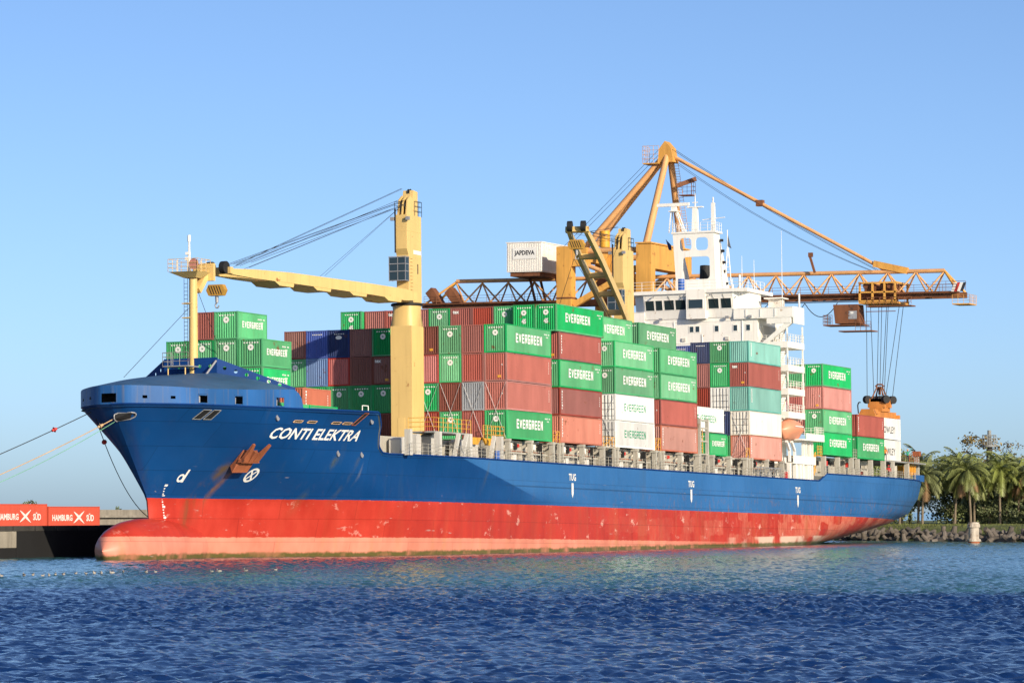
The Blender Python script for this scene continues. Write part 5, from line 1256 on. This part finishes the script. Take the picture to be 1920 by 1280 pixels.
    MB().box((XC-.45, c.y-.5, c.z-.45), (XC+.45, c.y+.5, c.z+.4)).build('stay_link', 'gantry_rust', root)
    m = MB().beam(b_+Vector((0, 1.6, .9)), b_-Vector((0, 3.2, .2)), .8, .9); m.build('stay_lug', 'gantry', root)
    for o in (-.8, .8):
        w = MB(); w.path(sag((XC+o, 34.2, 55.0), (XC+o, 4.5, 37.3), .5, 8), .03, 4); w.build('wire', 'rope', root)
        w = MB(); w.path(sag((XC+o, 36.0, 55.2), (XC+o, 52.0, 40.5), .1, 4), .03, 4); w.build('wire', 'rope', root)
        w = MB(); w.path(sag((XC+o, 34.0, 53.3), (XC+o, 5.0, 37.1), 1.2, 8), .025, 4); w.build('wire', 'rope', root)
    MB().beam((XC-1, 13.2, 37.1), (XC-1, 13.9, 39.4), .25, .3).box((XC-1.2, 13.5, 39.3), (XC-.8, 14.1, 39.9)).build('boom_arm', 'gantry_rust', root)
    # machinery house
    L0, L1, Y0, Y1, Z0, Z1 = 136.8, 149.0, 51.6, 57.0, 37.9, 42.0
    m = MB(); m.box((L0+.06, Y0+.06, Z0), (L1-.06, Y1-.06, Z1)); n = 20
    for k in range(n):
        y = Y0+.1+k*(Y1-Y0-.2)/n; m.box((L0, y, Z0+.15), (L0+.055, y+.13, Z1-.12))
    for k in range(44):
        x = L0+.1+k*(L1-L0-.2)/44; m.box((x, Y0, Z0+.15), (x+.13, Y0+.055, Z1-.12))
    m.box((L0-.05, Y0-.05, Z1+.002), (L1+.05, Y1+.05, Z1+.14)); m.build('machinery_house', 'house_white', root)
    MB().box((L0-.06, 52.4, 39.7), (L0-.01, 56.0, 41.3)).build('sign_board', 'ink_white', root)
    a_, f = text_flat('JAPDEVA', 3.1, .85, .035); MB().add([(L0-.07, 55.75-q[0], 40.08+q[1]) for q in a_], f).build('sign_lettering', 'ink_black', root)
    MB().box((L0+.3, Y0+.5, 37.3), (L1-.3, Y1-.5, 37.89)).build('house_floor', 'gantry_rust', root)
    for y in (50.5, 54.5):
        for x in (XC-2, XC+2): MB().beam((x, y, 34.1), (x, y+.8, 37.3), .3, .3).build('house_leg', 'gantry_rust', root)
    for y in (41.5, 44.0): MB().tube((XC-3, y, 36.0), (XC+3, y, 36.0), .9, n=14).build('winch_drum', 'gantry_rust', root)
    MB().tube((139.2, 43.0, 41.2), (139.2, 43.0, 43.5), .75, n=14).build('resistor_tower', 'safety_yellow', root)
    for k in range(6): MB().beam((XC-2+k*.7, 38+k*1.3, 34.2), (XC-1.5+k*.7, 40+k*1.2, 37.6), .35, .35).build('hoist_strut', 'gantry', root)
    # landside end gear
    for y in (66.0, 69.0): MB().prism([(y, 34.1), (y+1.3, 34.1), (y+2.4, 35.5), (y+1.5, 36.3), (y+.7, 35.3)], 'x', XC-2.4, XC-.6).build('end_gear', 'gantry_rust', root)
    # trolley with frame, cab and hanging platform
    m = MB()
    for y in (1.0, 2.5, 4.2, 6.0): 
        for x in (XC-3.0, XC+3.0): m.box((x-.12, y, 32.9), (x+.12, y+.25, 35.3))
        m.box((XC-3.1, y, 35.3), (XC+3.1, y+.25, 35.55))
    for z in (32.8, 34.0, 35.3): m.box((XC-3.12, .9, z), (XC-2.9, 6.3, z+.22)); m.box((XC+2.9, .9, z), (XC+3.12, 6.3, z+.22))
    m.box((XC-3, .9, 32.55), (XC+3, 6.3, 32.8)); m.build('trolley_frame', 'gantry', root)
    m = MB(); m.box((XC-2.4, 1.6, 34.2), (XC+2.4, 3.2, 35.2)); m.box((XC-2.6, 4.0, 34.2), (XC+2.4, 5.6, 35.25)); 
    for y in (2.0, 3.0, 4.6, 5.4): m.tube((XC-2.7, y, 35.0), (XC+2.7, y, 35.0), .4, n=10)
    m.build('trolley_winch', 'gantry_rust', root)
    m = MB(); railing(m, [(XC-3.2, -1.2, 32.4), (XC-3.2, 5.0, 32.4)], 1.0, .9, .035); m.box((XC-3.3, -1.2, 32.1), (XC-1, 5.2, 32.25)); m.box((XC-3.3, 1.0, 31.4), (XC-3.1, 5.2, 31.5)); m.build('trolley_walkway', 'gantry_rust', root)
    MB().prism([(6.2, 29.9), (9.6, 29.9), (9.9, 32.5), (6.4, 32.5)], 'x', XC-3.2, XC-.4).build('operator_cab', 'gantry_rust', root)
    MB().box((XC-3.23, 6.5, 30.5), (XC-3.2, 7.7, 31.6)).build('cab_window', 'grey', root); MB().box((XC-3.25, 7.0, 31.2), (XC-3.235, 7.4, 31.5)).build('cab_pane', 'ink_white', root)
    m = MB().box((XC-3.6, 5.6, 29.6), (XC-.2, 11.2, 29.75)); railing(m, [(XC-3.6, 9.9, 29.75), (XC-3.6, 11.2, 29.75), (XC-.2, 11.2, 29.75)], 1.3, .6, .035); railing(m, [(XC-3.6, 4.4, 28.9), (XC-3.6, 6.6, 28.9)], 1.2, .7, .03); m.box((XC-3.6, 4.2, 28.75), (XC-1, 9.0, 28.9)); m.build('cab_platform', 'gantry_rust', root)
    # festoon cables below the boom
    f = MB(); f.box((XC-2.5, 6, 32.85), (XC-2.38, 34, 32.98)); ys = [9.5, 14.2, 19.5, 27, 33]
    for a1, b1 in zip(ys[:-1], ys[1:]): f.path(sag((XC-2.45, a1, 32.8), (XC-2.45, b1, 32.8), 1.9, 10), .06, 5)
    f.build('festoon_cable', 'rope', root)
    for y in (-.2, 1.2, 2.0, 3.0, 4.0, 4.7, 5.6): 
        pass
gantry()
def spreader():
    zc = 17.9+0.02                       # top of the upper white container, world height
    z0 = 16.95; root = empty('container_spreader', (142.2, 3.9, z0)); tag(root, 'orange lifting spreader hanging on wires over the stern containers', 'spreader')
    m = MB().box((136.6, 3.2, z0+.05), (147.8, 4.6, z0+.85)); m.box((136.2, 2.75, z0-.02), (136.9, 5.05, z0+.5)); m.box((147.5, 2.75, z0-.02), (148.2, 5.05, z0+.5)); m.build('main_beam', 'spreader_orange', root)
    m = MB(); m.prism([(2.8, z0+.5), (5.0, z0+.5), (4.7, z0+1.1), (3.1, z0+1.1)], 'x', 136.3, 138.6); m.build('end_housing', 'spreader_orange', root)
    MB().path([(136.3, 5.1, z0+.5), (136.3, 5.2, z0+1.6), (136.3, 5.05, z0+2.0), (136.3, 4.8, z0+2.0)], .09, 6).build('guide_arm', 'dark', root)
    m = MB().box((140.4, 3.0, z0+.86), (144.2, 4.8, z0+1.4)); m.box((140.6, 2.7, z0+1.4), (141.4, 5.1, z0+2.6)); m.box((143.2, 2.7, z0+1.4), (144.0, 5.1, z0+2.6)); m.box((140.6, 3.1, z0+2.2), (144.0, 4.7, z0+2.6)); m.build('head_block', 'spreader_orange', root)
    for x, y in ((140.7, 2.6), (140.7, 5.2), (143.9, 2.6), (143.9, 5.2), (142.3, 3.9)):
        MB().tube((x-.2, y-.25, z0+2.5), (x+.2, y+.25, z0+2.5), .55, n=14).build('sheave', 'dark', root)
    m = MB()
    for dx, dy in ((-.9, -.9), (.9, -.9), (-.9, .9), (.9, .9)): m.beam((142.3+dx, 3.9+dy, z0+2.6), (142.3+dx*.3, 3.9+dy*.3, z0+4.3), .14, .14)
    m.path([(142.3, 3.3, z0+4.3), (142.3, 3.6, z0+4.6), (142.3, 4.2, z0+4.6), (142.3, 4.5, z0+4.3)], .12, 6); m.tube((142.3, 3.9, z0+3.2), (142.3, 3.9, z0+4.3), .2); m.build('cable_basket', 'gantry_rust', root)
    for i, (x, y, ty) in enumerate(((140.7, 2.6, 1.0), (140.7, 5.2, 5.7), (143.9, 2.6, 1.2), (143.9, 5.2, 5.9), (142.0, 3.2, 2.9), (142.6, 4.4, 4.4), (142.3, 3.9, 3.9), (142.3, 3.6, 3.2))):
        MB().tube((x, y, z0+2.6), (143.5+(x-142.3)*.8, ty, 32.5), .04, n=4).build('wire', 'rope', root)
spreader()

# ------------------------------------------------------------------ mooring lines
def line(name, pts, r, m, label, guard=None, gm='rusty'):
    o = MB().path(pts, r, 6).build(name, m, origin=pts[0]); tag(o, label, 'rope')
    if guard is not None:
        p = Vector(pts[guard]); d = (Vector(pts[guard+1])-p).normalized()
        g = MB().tube(p-d*.02, p+d*.02, .24, n=14); g.tube(p-d*.25, p+d*.25, .12, n=8); g.build('rat_guard', gm, o)
W = lambda p: SHIP @ Vector(p)
hz = W(on_hull(-59.1, 0.35, 0.1)); st_ = W((-60.1, 12.6, 1.2))
line('mooring_line', sag(hz, (-72.0, 28.5, 3.3), 0.5, 14), .045, 'rope_tan', 'thick tan mooring line from the bow fairlead down to the quay', 1, 'rope_tan')
line('mooring_line', sag(hz+Vector((.1, -.1, -.2)), (-72.6, 28.8, 3.0), 1.0, 14), .03, 'rope_green', 'thin green mooring line sagging below the tan one at the bow')
line('mooring_line', sag(W((-58.0, 15.6, 0.9)), (-80.0, 29.0, 3.2), 0.4, 14), .04, 'rope', 'dark mooring line with a red guard off the far bow', 2, 'life_red')
line('mooring_line', sag(W((-58.2, 15.0, 0.3)), (-20.0, 28.5, 3.2), 2.4, 18), .04, 'rope', 'dark slack mooring line hanging beside the stem', 2, 'life_red')

# ------------------------------------------------------------------ shore beyond the stern
SA, SB = Vector((186, 42, 0)), Vector((120, -50, 0))          # line of the water's edge
sd_ = (SB-SA).normalized(); sn_ = Vector((-sd_.y, sd_.x, 0))
if sn_.x < 0: sn_ = -sn_
def sp(t, d, z=0.0): p = SA+sd_*t+sn_*d; return (p.x, p.y, z)
LS = (SB-SA).length
def shore():
    prof = [(-3, -1.5), (0.5, 0.0), (3, .7), (6.5, 1.8), (9, 2.2), (30, 2.3), (400, 2.4)]
    n = 80; vs = []; q = random.Random(2)
    for i in range(n+1):
        t = -120+(LS+260)*i/n
        for d, z in prof: vs.append(sp(t, d+q.uniform(-.4, .4), z+(q.uniform(-.12, .12) if d < 40 else 0)))
    m = len(prof)
    g = MB().add(vs, [(i*m+k, i*m+k+1, (i+1)*m+k+1, (i+1)*m+k) for i in range(n) for k in range(m-1)], True).build('shore_ground', 'grass'); tag(g, kind='structure')
    # grass blades on the bank
    b = MB(); q = random.Random(5)
    for k in range(7000):
        t = q.uniform(8, LS-4); d = q.uniform(4.5, 14); z = float(np.interp(d, [3, 6.5, 9, 30], [.7, 1.8, 2.2, 2.3])); x, y, _ = sp(t, d); h = q.uniform(.12, .35); a = q.uniform(0, 6.28)
        b.add([(x-.05*math.cos(a), y-.05*math.sin(a), z-.05), (x+.05*math.cos(a), y+.05*math.sin(a), z-.05), (x+q.uniform(-.1, .1), y+q.uniform(-.1, .1), z+h)], [(0,1,2)])
    gr = b.build('grass_tufts', 'grass', fix=False); tag(gr, 'rough green grass on the bank above the armour blocks', 'grass', kind='stuff')
shore()
# concrete armour blocks: four tapering legs each
def tetra_mesh(seed):
    q = random.Random(seed); m = MB(); dirs = [Vector((0, 0, 1)), Vector((.94, 0, -.33)), Vector((-.47, .816, -.33)), Vector((-.47, -.816, -.33))]
    for d in dirs: m.tube(d*-.1, d*1.25*q.uniform(.92, 1.06), .52, .34, n=9)
    me = bpy.data.meshes.new('armour_block'); me.from_pydata(m.v, [], m.f); me.polygons.foreach_set('use_smooth', [False]*len(m.f)); me.materials.append(MATS['armour']); return me
TM = [tetra_mesh(k) for k in range(4)]
q = random.Random(11); nb = 0
for row, (d, z, n, wh) in enumerate(((0.2, .12, 27, 'at the waterline'), (2.0, .55, 25, 'in the middle tier'), (3.6, .95, 24, 'along the grass'))):
    for k in range(n):
        t = 25+58*(k+.5*(row % 2)+q.uniform(-.25, .25))/n
        o = bpy.data.objects.new('armour_block', TM[q.randrange(4)]); COL.objects.link(o)
        o.location = sp(t, d+q.uniform(-.5, .5), z+q.uniform(-.2, .25)); s = q.uniform(.7, 1.02); o.scale = (s, s, s)
        o.rotation_euler = (q.uniform(0, 6.28), q.uniform(0, 6.28), q.uniform(0, 6.28))
        tag(o, 'grey concrete armour block %s on the shore beyond the stern' % wh, 'armour block', 'armour blocks along the shore')
# mooring pile in the water
p = MB().lathe((131.5, -12.2, -1.0), [(.76, 0), (.76, 1.2), (.9, 1.25), (.9, 1.55), (.7, 1.6), (.7, 3.05), (.86, 3.1), (.84, 3.5), (.7, 3.58), (.72, 3.75), (.4, 3.8)], 16, smooth=False)
pr = p.build('mooring_pile', 'pile_concrete', origin=(131.5, -12.2, -1)); tag(pr, 'stained round concrete mooring pile standing in the water', 'pile')
MB().lathe((131.5, -12.2, -.5), [(.78, 0), (.78, .8)], 16).build('tide_band', 'rusty', pr)
# beacon tower among the trees
b = MB().tube((216.1, 8.4, 2.1), (216.1, 8.4, 14.2), .52, .48, n=16).build('beacon_tower', 'concrete_dark', origin=(216.1, 8.4, 2.1)); tag(b, 'dark round beacon tower with a railed top above the palms', 'tower')
m = MB().tube((216.1, 8.4, 14.2), (216.1, 8.4, 14.5), 1.1, n=16)
for h in (.5, 1.0, 1.5): m.path([(216.1+1.08*math.cos(k*.3927), 8.4+1.08*math.sin(k*.3927), 14.5+h) for k in range(17)], .06, 4)
for k in range(12): m.tube((216.1+1.08*math.cos(k*.5236), 8.4+1.08*math.sin(k*.5236), 14.5), (216.1+1.08*math.cos(k*.5236), 8.4+1.08*math.sin(k*.5236), 16.1), .07, n=4)
m.tube((216.1, 8.4, 14.5), (216.1, 8.4, 16.8), .3); m.build('railed_top', 'deck_grey', b)

# ------------------------------------------------------------------ vegetation
def palm(x, y, h, seed, label):
    q = random.Random(seed); z0 = 1.9; root = empty('palm_tree', (x, y, z0)); tag(root, label, 'palm tree', 'palms on the shore')
    lx, ly = q.uniform(-.9, .9), q.uniform(-.9, .9)
    pts = [Vector((x+lx*(k/6)**2, y+ly*(k/6)**2, z0-.2+(h+.2)*k/6)) for k in range(7)]
    MB().path(pts, .21, 8, .13).build('trunk', 'bark', root); top = pts[-1]
    m = MB(); dead = MB()
    for k in range(36):
        az = k*2.39996+q.uniform(-.3, .3); up = 1.25-1.9*(k/36)+q.uniform(-.15, .15); L = q.uniform(3.5, 4.9); tgt = dead if (up < -.35 and q.random() < .5) else m
        d = Vector((math.cos(az), math.sin(az), 0)); p = top.copy(); v = (d*math.cos(up)+Vector((0, 0, math.sin(up)))).normalized(); n = 9; rib = [p.copy()]
        for i in range(n):
            v = (v+Vector((0, 0, -.17-.02*i*.5))).normalized(); p = p+v*(L/n); rib.append(p.copy())
        side = d.cross(Vector((0, 0, 1)))
        for i in range(n):
            for s in (-1, 1):
                for j in range(3):
                    b0 = rib[i].lerp(rib[i+1], j/3); b1 = rib[i].lerp(rib[i+1], j/3+.36); f = (i+j/3)/n
                    ll = 1.1*math.sin(math.pi*(.12+.84*f))**.8; tip = b0.lerp(b1, .5)+(side*s*ll*.72)+(rib[i+1]-rib[i]).normalized()*ll*.5+Vector((0, 0, -ll*q.uniform(.35, .65)))
                    tgt.add([b0, b1, tip], [(0,1,2)])
        tgt.path(rib, .035, 3, .012)
    m.build('crown', 'palm_leaf', root, fix=False)
    if dead.f: dead.build('dead_fronds', 'palm_dead', root, fix=False)
    c = MB()
    for k in range(5): a = q.uniform(0, 6.28); c.lathe(top+Vector((.3*math.cos(a), .3*math.sin(a), -.35)), [(.02, -.14), (.13, 0), (.02, .14)], 6)
    c.build('coconut', 'palm_leaf', root)
PAL = [(176.5, 16.8, 6.0, 'short palm with browning fronds close behind the ship stern'), (184.0, 10.0, 7.6, 'palm between the stern and the concrete pile, over the grass'),
       (186.0, 5.6, 8.8, 'palm with two pale trunks nearby, left of the concrete pile'), (185.0, 2.9, 8.2, 'palm directly behind the concrete mooring pile'),
       (188.5, -.6, 8.4, 'leaning palm right of the concrete mooring pile'), (190.0, -4.2, 8.0, 'palm nearest the picture edge on the shore'),
       (194.0, 8.0, 8.4, 'shaded palm standing deeper behind the front palms'), (196.0, .5, 9.0, 'tall palm below the dark beacon tower'),
       (181.0, 12.6, 8.2, 'palm half hidden behind the first palm by the stern'), (189.5, 3.6, 7.4, 'low palm tucked behind the concrete pile palm'),
       (190.5, 12.5, 9.2, 'tall palm behind the stern palms in the shade'), (192.5, -2.4, 7.6, 'low palm between the leaning palm and the edge palm')]
for k, (x, y, h, lb) in enumerate(PAL): palm(x, y, h, 40+k, lb)
def broadleaf(x, y, h, r, seed, label, leafmat='leaf', nleaf=2600, sparse=False, z0=2.0, leaf=.42, low=.15):
    q = random.Random(seed); root = empty('broadleaf_tree', (x, y, z0)); tag(root, label, 'tree', 'trees behind the shore')
    tr = MB(); tr.path([(x, y, z0-.2), (x+.2, y, z0+h*.3), (x+.1, y+.2, z0+h*.6)], .32, 8, .18); tips = []
    for k in range(9):
        a = k*2.4; e = q.uniform(.3, 1.1); L = r*q.uniform(.5, .95); b0 = Vector((x+.1, y+.1, z0+h*q.uniform(.28, .6))); tip = b0+Vector((math.cos(a)*math.cos(e)*L, math.sin(a)*math.cos(e)*L, math.sin(e)*L*1.0)); mid = b0.lerp(tip, .5)+Vector((0, 0, .3))
        tr.path([b0, mid, tip], .14, 5, .04); tips.append(tip)
    tr.build('trunk', 'bark', root)
    cl = []
    for k in range(26 if not sparse else 20):
        a = q.uniform(0, 6.28); u = q.uniform(low, 1.0); rr = r*math.sqrt(q.random())*(1.0-.55*max(0, u-.5)*2*.8); cl.append(Vector((x+math.cos(a)*rr, y+math.sin(a)*rr, z0+h*u*.96)))
    cl += tips; m = MB()
    for k in range(nleaf):
        c = q.choice(cl); s = r*(.30 if not sparse else .20); p = c+Vector((q.gauss(0, s*.6), q.gauss(0, s*.6), q.gauss(0, s*.45)))
        if p.z < z0+.3: continue
        n = Vector((q.uniform(-1, 1), q.uniform(-1, 1), q.uniform(-.2, 1.2))).normalized(); t = n.orthogonal().normalized(); w = n.cross(t); l = leaf*q.uniform(.6, 1.3)
        m.add([p-t*l*.5, p+w*l*.28, p+t*l*.5, p-w*l*.28], [(0,1,2,3)])
    m.build('crown', leafmat, root, fix=False)
BR = [(197, 23, 10.2, 5.0, 'dense dark tree rising just behind the ship stern rail', 'leaf'), (203, 17.5, 10.8, 5.0, 'dense round tree behind the first palms', 'leaf'), (206, 10.5, 10.2, 5.0, 'dense tree below the beacon tower', 'leaf'),
      (209, 4, 10.4, 5.0, 'dense tree behind the palms right of the beacon', 'leaf'), (212, -3, 11.4, 5.2, 'bushy green tree at the picture edge beyond the palms', 'leaf')]
for k, (x, y, h, r, lb, lm) in enumerate(BR): broadleaf(x, y, h, r, 70+k, lb, lm, 8500, leaf=.5)
broadleaf(222, 11.5, 14.6, 4.6, 81, 'tall loose tree with yellowing leaves around the beacon tower', 'leaf_autumn', 1500, True, low=.45, leaf=.5)
broadleaf(219, 4.2, 13.0, 3.6, 82, 'thin tall tree right of the beacon tower', 'leaf_autumn', 700, True, low=.5, leaf=.45)
for k, (x, y, h, r, lb) in enumerate(((186.5, 14.0, 3.0, 2.0, 'low round shrub under the palm by the stern'), (190.5, 7.0, 3.2, 2.2, 'low leafy shrub under the middle palms'), (192, 2.0, 2.8, 2.0, 'low shrub behind the concrete pile'), (194, -5.5, 3.2, 2.2, 'low shrub at the foot of the edge palm'))):
    broadleaf(x, y, h, r, 90+k, lb, 'leaf', 900, leaf=.34)
# far wood closing the view under the crowns
def wood():
    q = random.Random(21); m = MB()
    for k in range(40000):
        t = q.uniform(8, LS-12); d = q.uniform(36, 58); h = (2.3+6.5*(.7+.3*math.sin(t*.21)+.12*math.sin(t*.9)))*q.random()**.8; p = Vector(sp(t, d, 2.2+h)); n = Vector((q.uniform(-1, 1), q.uniform(-1, 1), q.uniform(-.2, 1))).normalized(); a = n.orthogonal().normalized(); w = n.cross(a); l = q.uniform(.6, 1.3)
        m.add([p-a*l*.5, p+w*l*.3, p+a*l*.5, p-w*l*.3], [(0,1,2,3)])
    for k in range(9000):
        t = q.uniform(18, LS-18); d = q.uniform(27, 37); h = (3.4+1.6*math.sin(t*.5)+1.1*math.sin(t*1.31+1)+q.gauss(0, .5))*q.random()**.7; p = Vector(sp(t, d, 2.2+h)); n = Vector((q.uniform(-1, 1), q.uniform(-1, 1), q.uniform(-.2, 1))).normalized(); a = n.orthogonal().normalized(); w = n.cross(a); l = q.uniform(.4, .8)
        m.add([p-a*l*.5, p+w*l*.3, p+a*l*.5, p-w*l*.3], [(0,1,2,3)])
    o = m.build('far_wood', 'leaf', fix=False); tag(o, 'dark wood closing the view behind the shore trees', 'wood', kind='stuff')
wood()
broadleaf(164.7, 134.0, 2.6, .8, 95, 'tiny lone tree standing beyond the breakwater wall', 'leaf', 260, z0=2.25, leaf=.3)
broadleaf(148, 140.0, 3.6, 1.7, 96, 'small bush showing above the taller red quay container', 'leaf', 400, z0=2.25, leaf=.4)

# ------------------------------------------------------------------ people at the stern
def person(loc, label, top, pose):
    root = empty('person', loc); tag(root, label, 'person', ship=True)
    J = {'pel': (0, 0, .95), 'chest': (0, 0, 1.30), 'neck': (0, 0, 1.48), 'head': (0, .01, 1.64), 'crown': (0, .01, 1.76)}
    def limb(*k): return k
    E = [('pel', 'chest'), ('chest', 'neck'), ('neck', 'head'), ('head', 'crown')]; Rr = {'pel': .15, 'chest': .17, 'neck': .055, 'head': .10, 'crown': .07}
    for s, n in ((1, 'a'), (-1, 'b')):
        J['sh'+n] = (.19*s, 0, 1.42); hand = pose[0 if s == 1 else 1]; el = Vector((.19*s, 0, 1.42)).lerp(Vector(hand), .5)+Vector((.05*s, .05, -.04))
        J['el'+n] = tuple(el); J['ha'+n] = hand; E += [('chest', 'sh'+n), ('sh'+n, 'el'+n), ('el'+n, 'ha'+n)]; Rr.update({'sh'+n: .07, 'el'+n: .05, 'ha'+n: .04})
        J['hi'+n] = (.10*s, 0, .88); J['kn'+n] = (.12*s, -.03, .48); J['an'+n] = (.13*s, 0, .08); J['to'+n] = (.14*s, -.16, .04)
        E += [('pel', 'hi'+n), ('hi'+n, 'kn'+n), ('kn'+n, 'an'+n), ('an'+n, 'to'+n)]; Rr.update({'hi'+n: .10, 'kn'+n: .07, 'an'+n: .05, 'to'+n: .045})
    ks = list(J); me = bpy.data.meshes.new('body'); me.from_pydata([J[k] for k in ks], [(ks.index(a), ks.index(b)) for a, b in E], [])
    o = bpy.data.objects.new('body', me); COL.objects.link(o); md = o.modifiers.new('skin', 'SKIN'); sl = me.skin_vertices[0].data
    for i, k in enumerate(ks): sl[i].radius = (Rr[k], Rr[k]); sl[i].use_root = (k == 'pel')
    ss = o.modifiers.new('sub', 'SUBSURF'); ss.levels = 1; ss.render_levels = 1
    dg = bpy.context.evaluated_depsgraph_get(); m2 = bpy.data.meshes.new_from_object(o.evaluated_get(dg)); bpy.data.objects.remove(o)
    for mm_ in ('skin', top, 'cloth_dark'): m2.materials.append(MATS[mm_])
    for p in m2.polygons:
        z = p.center.z; r = math.hypot(p.center.x, p.center.y)
        p.material_index = 0 if (z > 1.5 and abs(p.center.x) < .14) else (2 if z < .95 and abs(p.center.x) < .3 else 1); p.use_smooth = True
    b = bpy.data.objects.new('body', m2); COL.objects.link(b); b.parent = root
    hm = MB().lathe((0, .01, 1.70), [(.135, 0), (.13, .05), (.09, .12), (.02, .145)], 12); ORG_ = hm
    me2 = bpy.data.meshes.new('helmet'); me2.from_pydata(hm.v, [], hm.f); me2.materials.append(MATS['safety_yellow' if top != 'cloth_red' else 'life_red']); h = bpy.data.objects.new('helmet', me2); COL.objects.link(h); h.parent = root
    root.rotation_euler[2] = math.radians(-70)
    return root
person((149.6, 1.95, 1.30), 'person in green top with one arm raised on the stern platform', 'cloth_green', ((.55, -.2, 2.0), (-.5, -.3, 1.25)))
person((138.0, 1.7, 1.30), 'person in orange vest standing by the white stern containers', 'cloth_orange', ((.3, -.2, .95), (-.45, -.35, 1.2)))
person((134.8, .3, -1.28), 'person with red top behind the deck rail near the stern', 'cloth_red', ((.3, -.15, .9), (-.35, -.3, 1.1)))

# ------------------------------------------------------------------ seabirds on the water
BIRDS = [(-136.2, -21.08), (-133.97, -21.45), (-132.04, -21.01), (-133.51, -22.57), (-133.35, -22.95), (-129.74, -21.38), (-129.54, -21.87), (-125.65, -20.62), (-125.39, -21.25), (-125.17, -21.78), (-125.0, -22.21), (-122.88, -21.87), (-118.81, -20.52), (-120.12, -23.0), (-117.96, -22.59), (-114.53, -25.15), (-114.33, -25.63), (-111.62, -26.34), (-106.7, -26.26)]
bb = MB().lathe((0, 0, .07), [(.01, -.24), (.05, -.18), (.105, -.05), (.11, .06), (.06, .16), (.03, .2)], 8, 'x'); bb.lathe((.17, 0, .20), [(.01, -.05), (.045, 0), (.02, .05)], 7)
bm_ = bpy.data.meshes.new('body'); bm_.from_pydata(bb.v, [], bb.f); bm_.materials.append(MATS['bird_white'])
wb = MB().add([(-.26, .07, .16), (.08, .12, .13), (.08, 0, .19), (-.26, -.07, .16), (.08, -.12, .13)], [(0,1,2), (3,2,4), (0,2,3)]).tube((.2, 0, .2), (.28, 0, .18), .015, .005, n=4)
wm_ = bpy.data.meshes.new('wing'); wm_.from_pydata(wb.v, [], wb.f); wm_.materials.append(MATS['bird_dark'])
q = random.Random(9)
for x, y in BIRDS:
    r = empty('seabird', (x, y, .06)); r.rotation_euler[2] = q.uniform(0, 6.28); s = q.uniform(.55, .95); r.scale = (s, s, s)
    tag(r, 'small pale seabird floating on the water ahead of the bow', 'seabird', 'seabirds resting on the water')
    for nm, me in (('body', bm_), ('wing', wm_)): o = bpy.data.objects.new(nm, me); COL.objects.link(o); o.parent = r

# ------------------------------------------------------------------ set the ship and all aboard on the water
bpy.context.view_layer.update()
for o in SHIPBORNE: o.matrix_world = SHIP @ o.matrix_basis
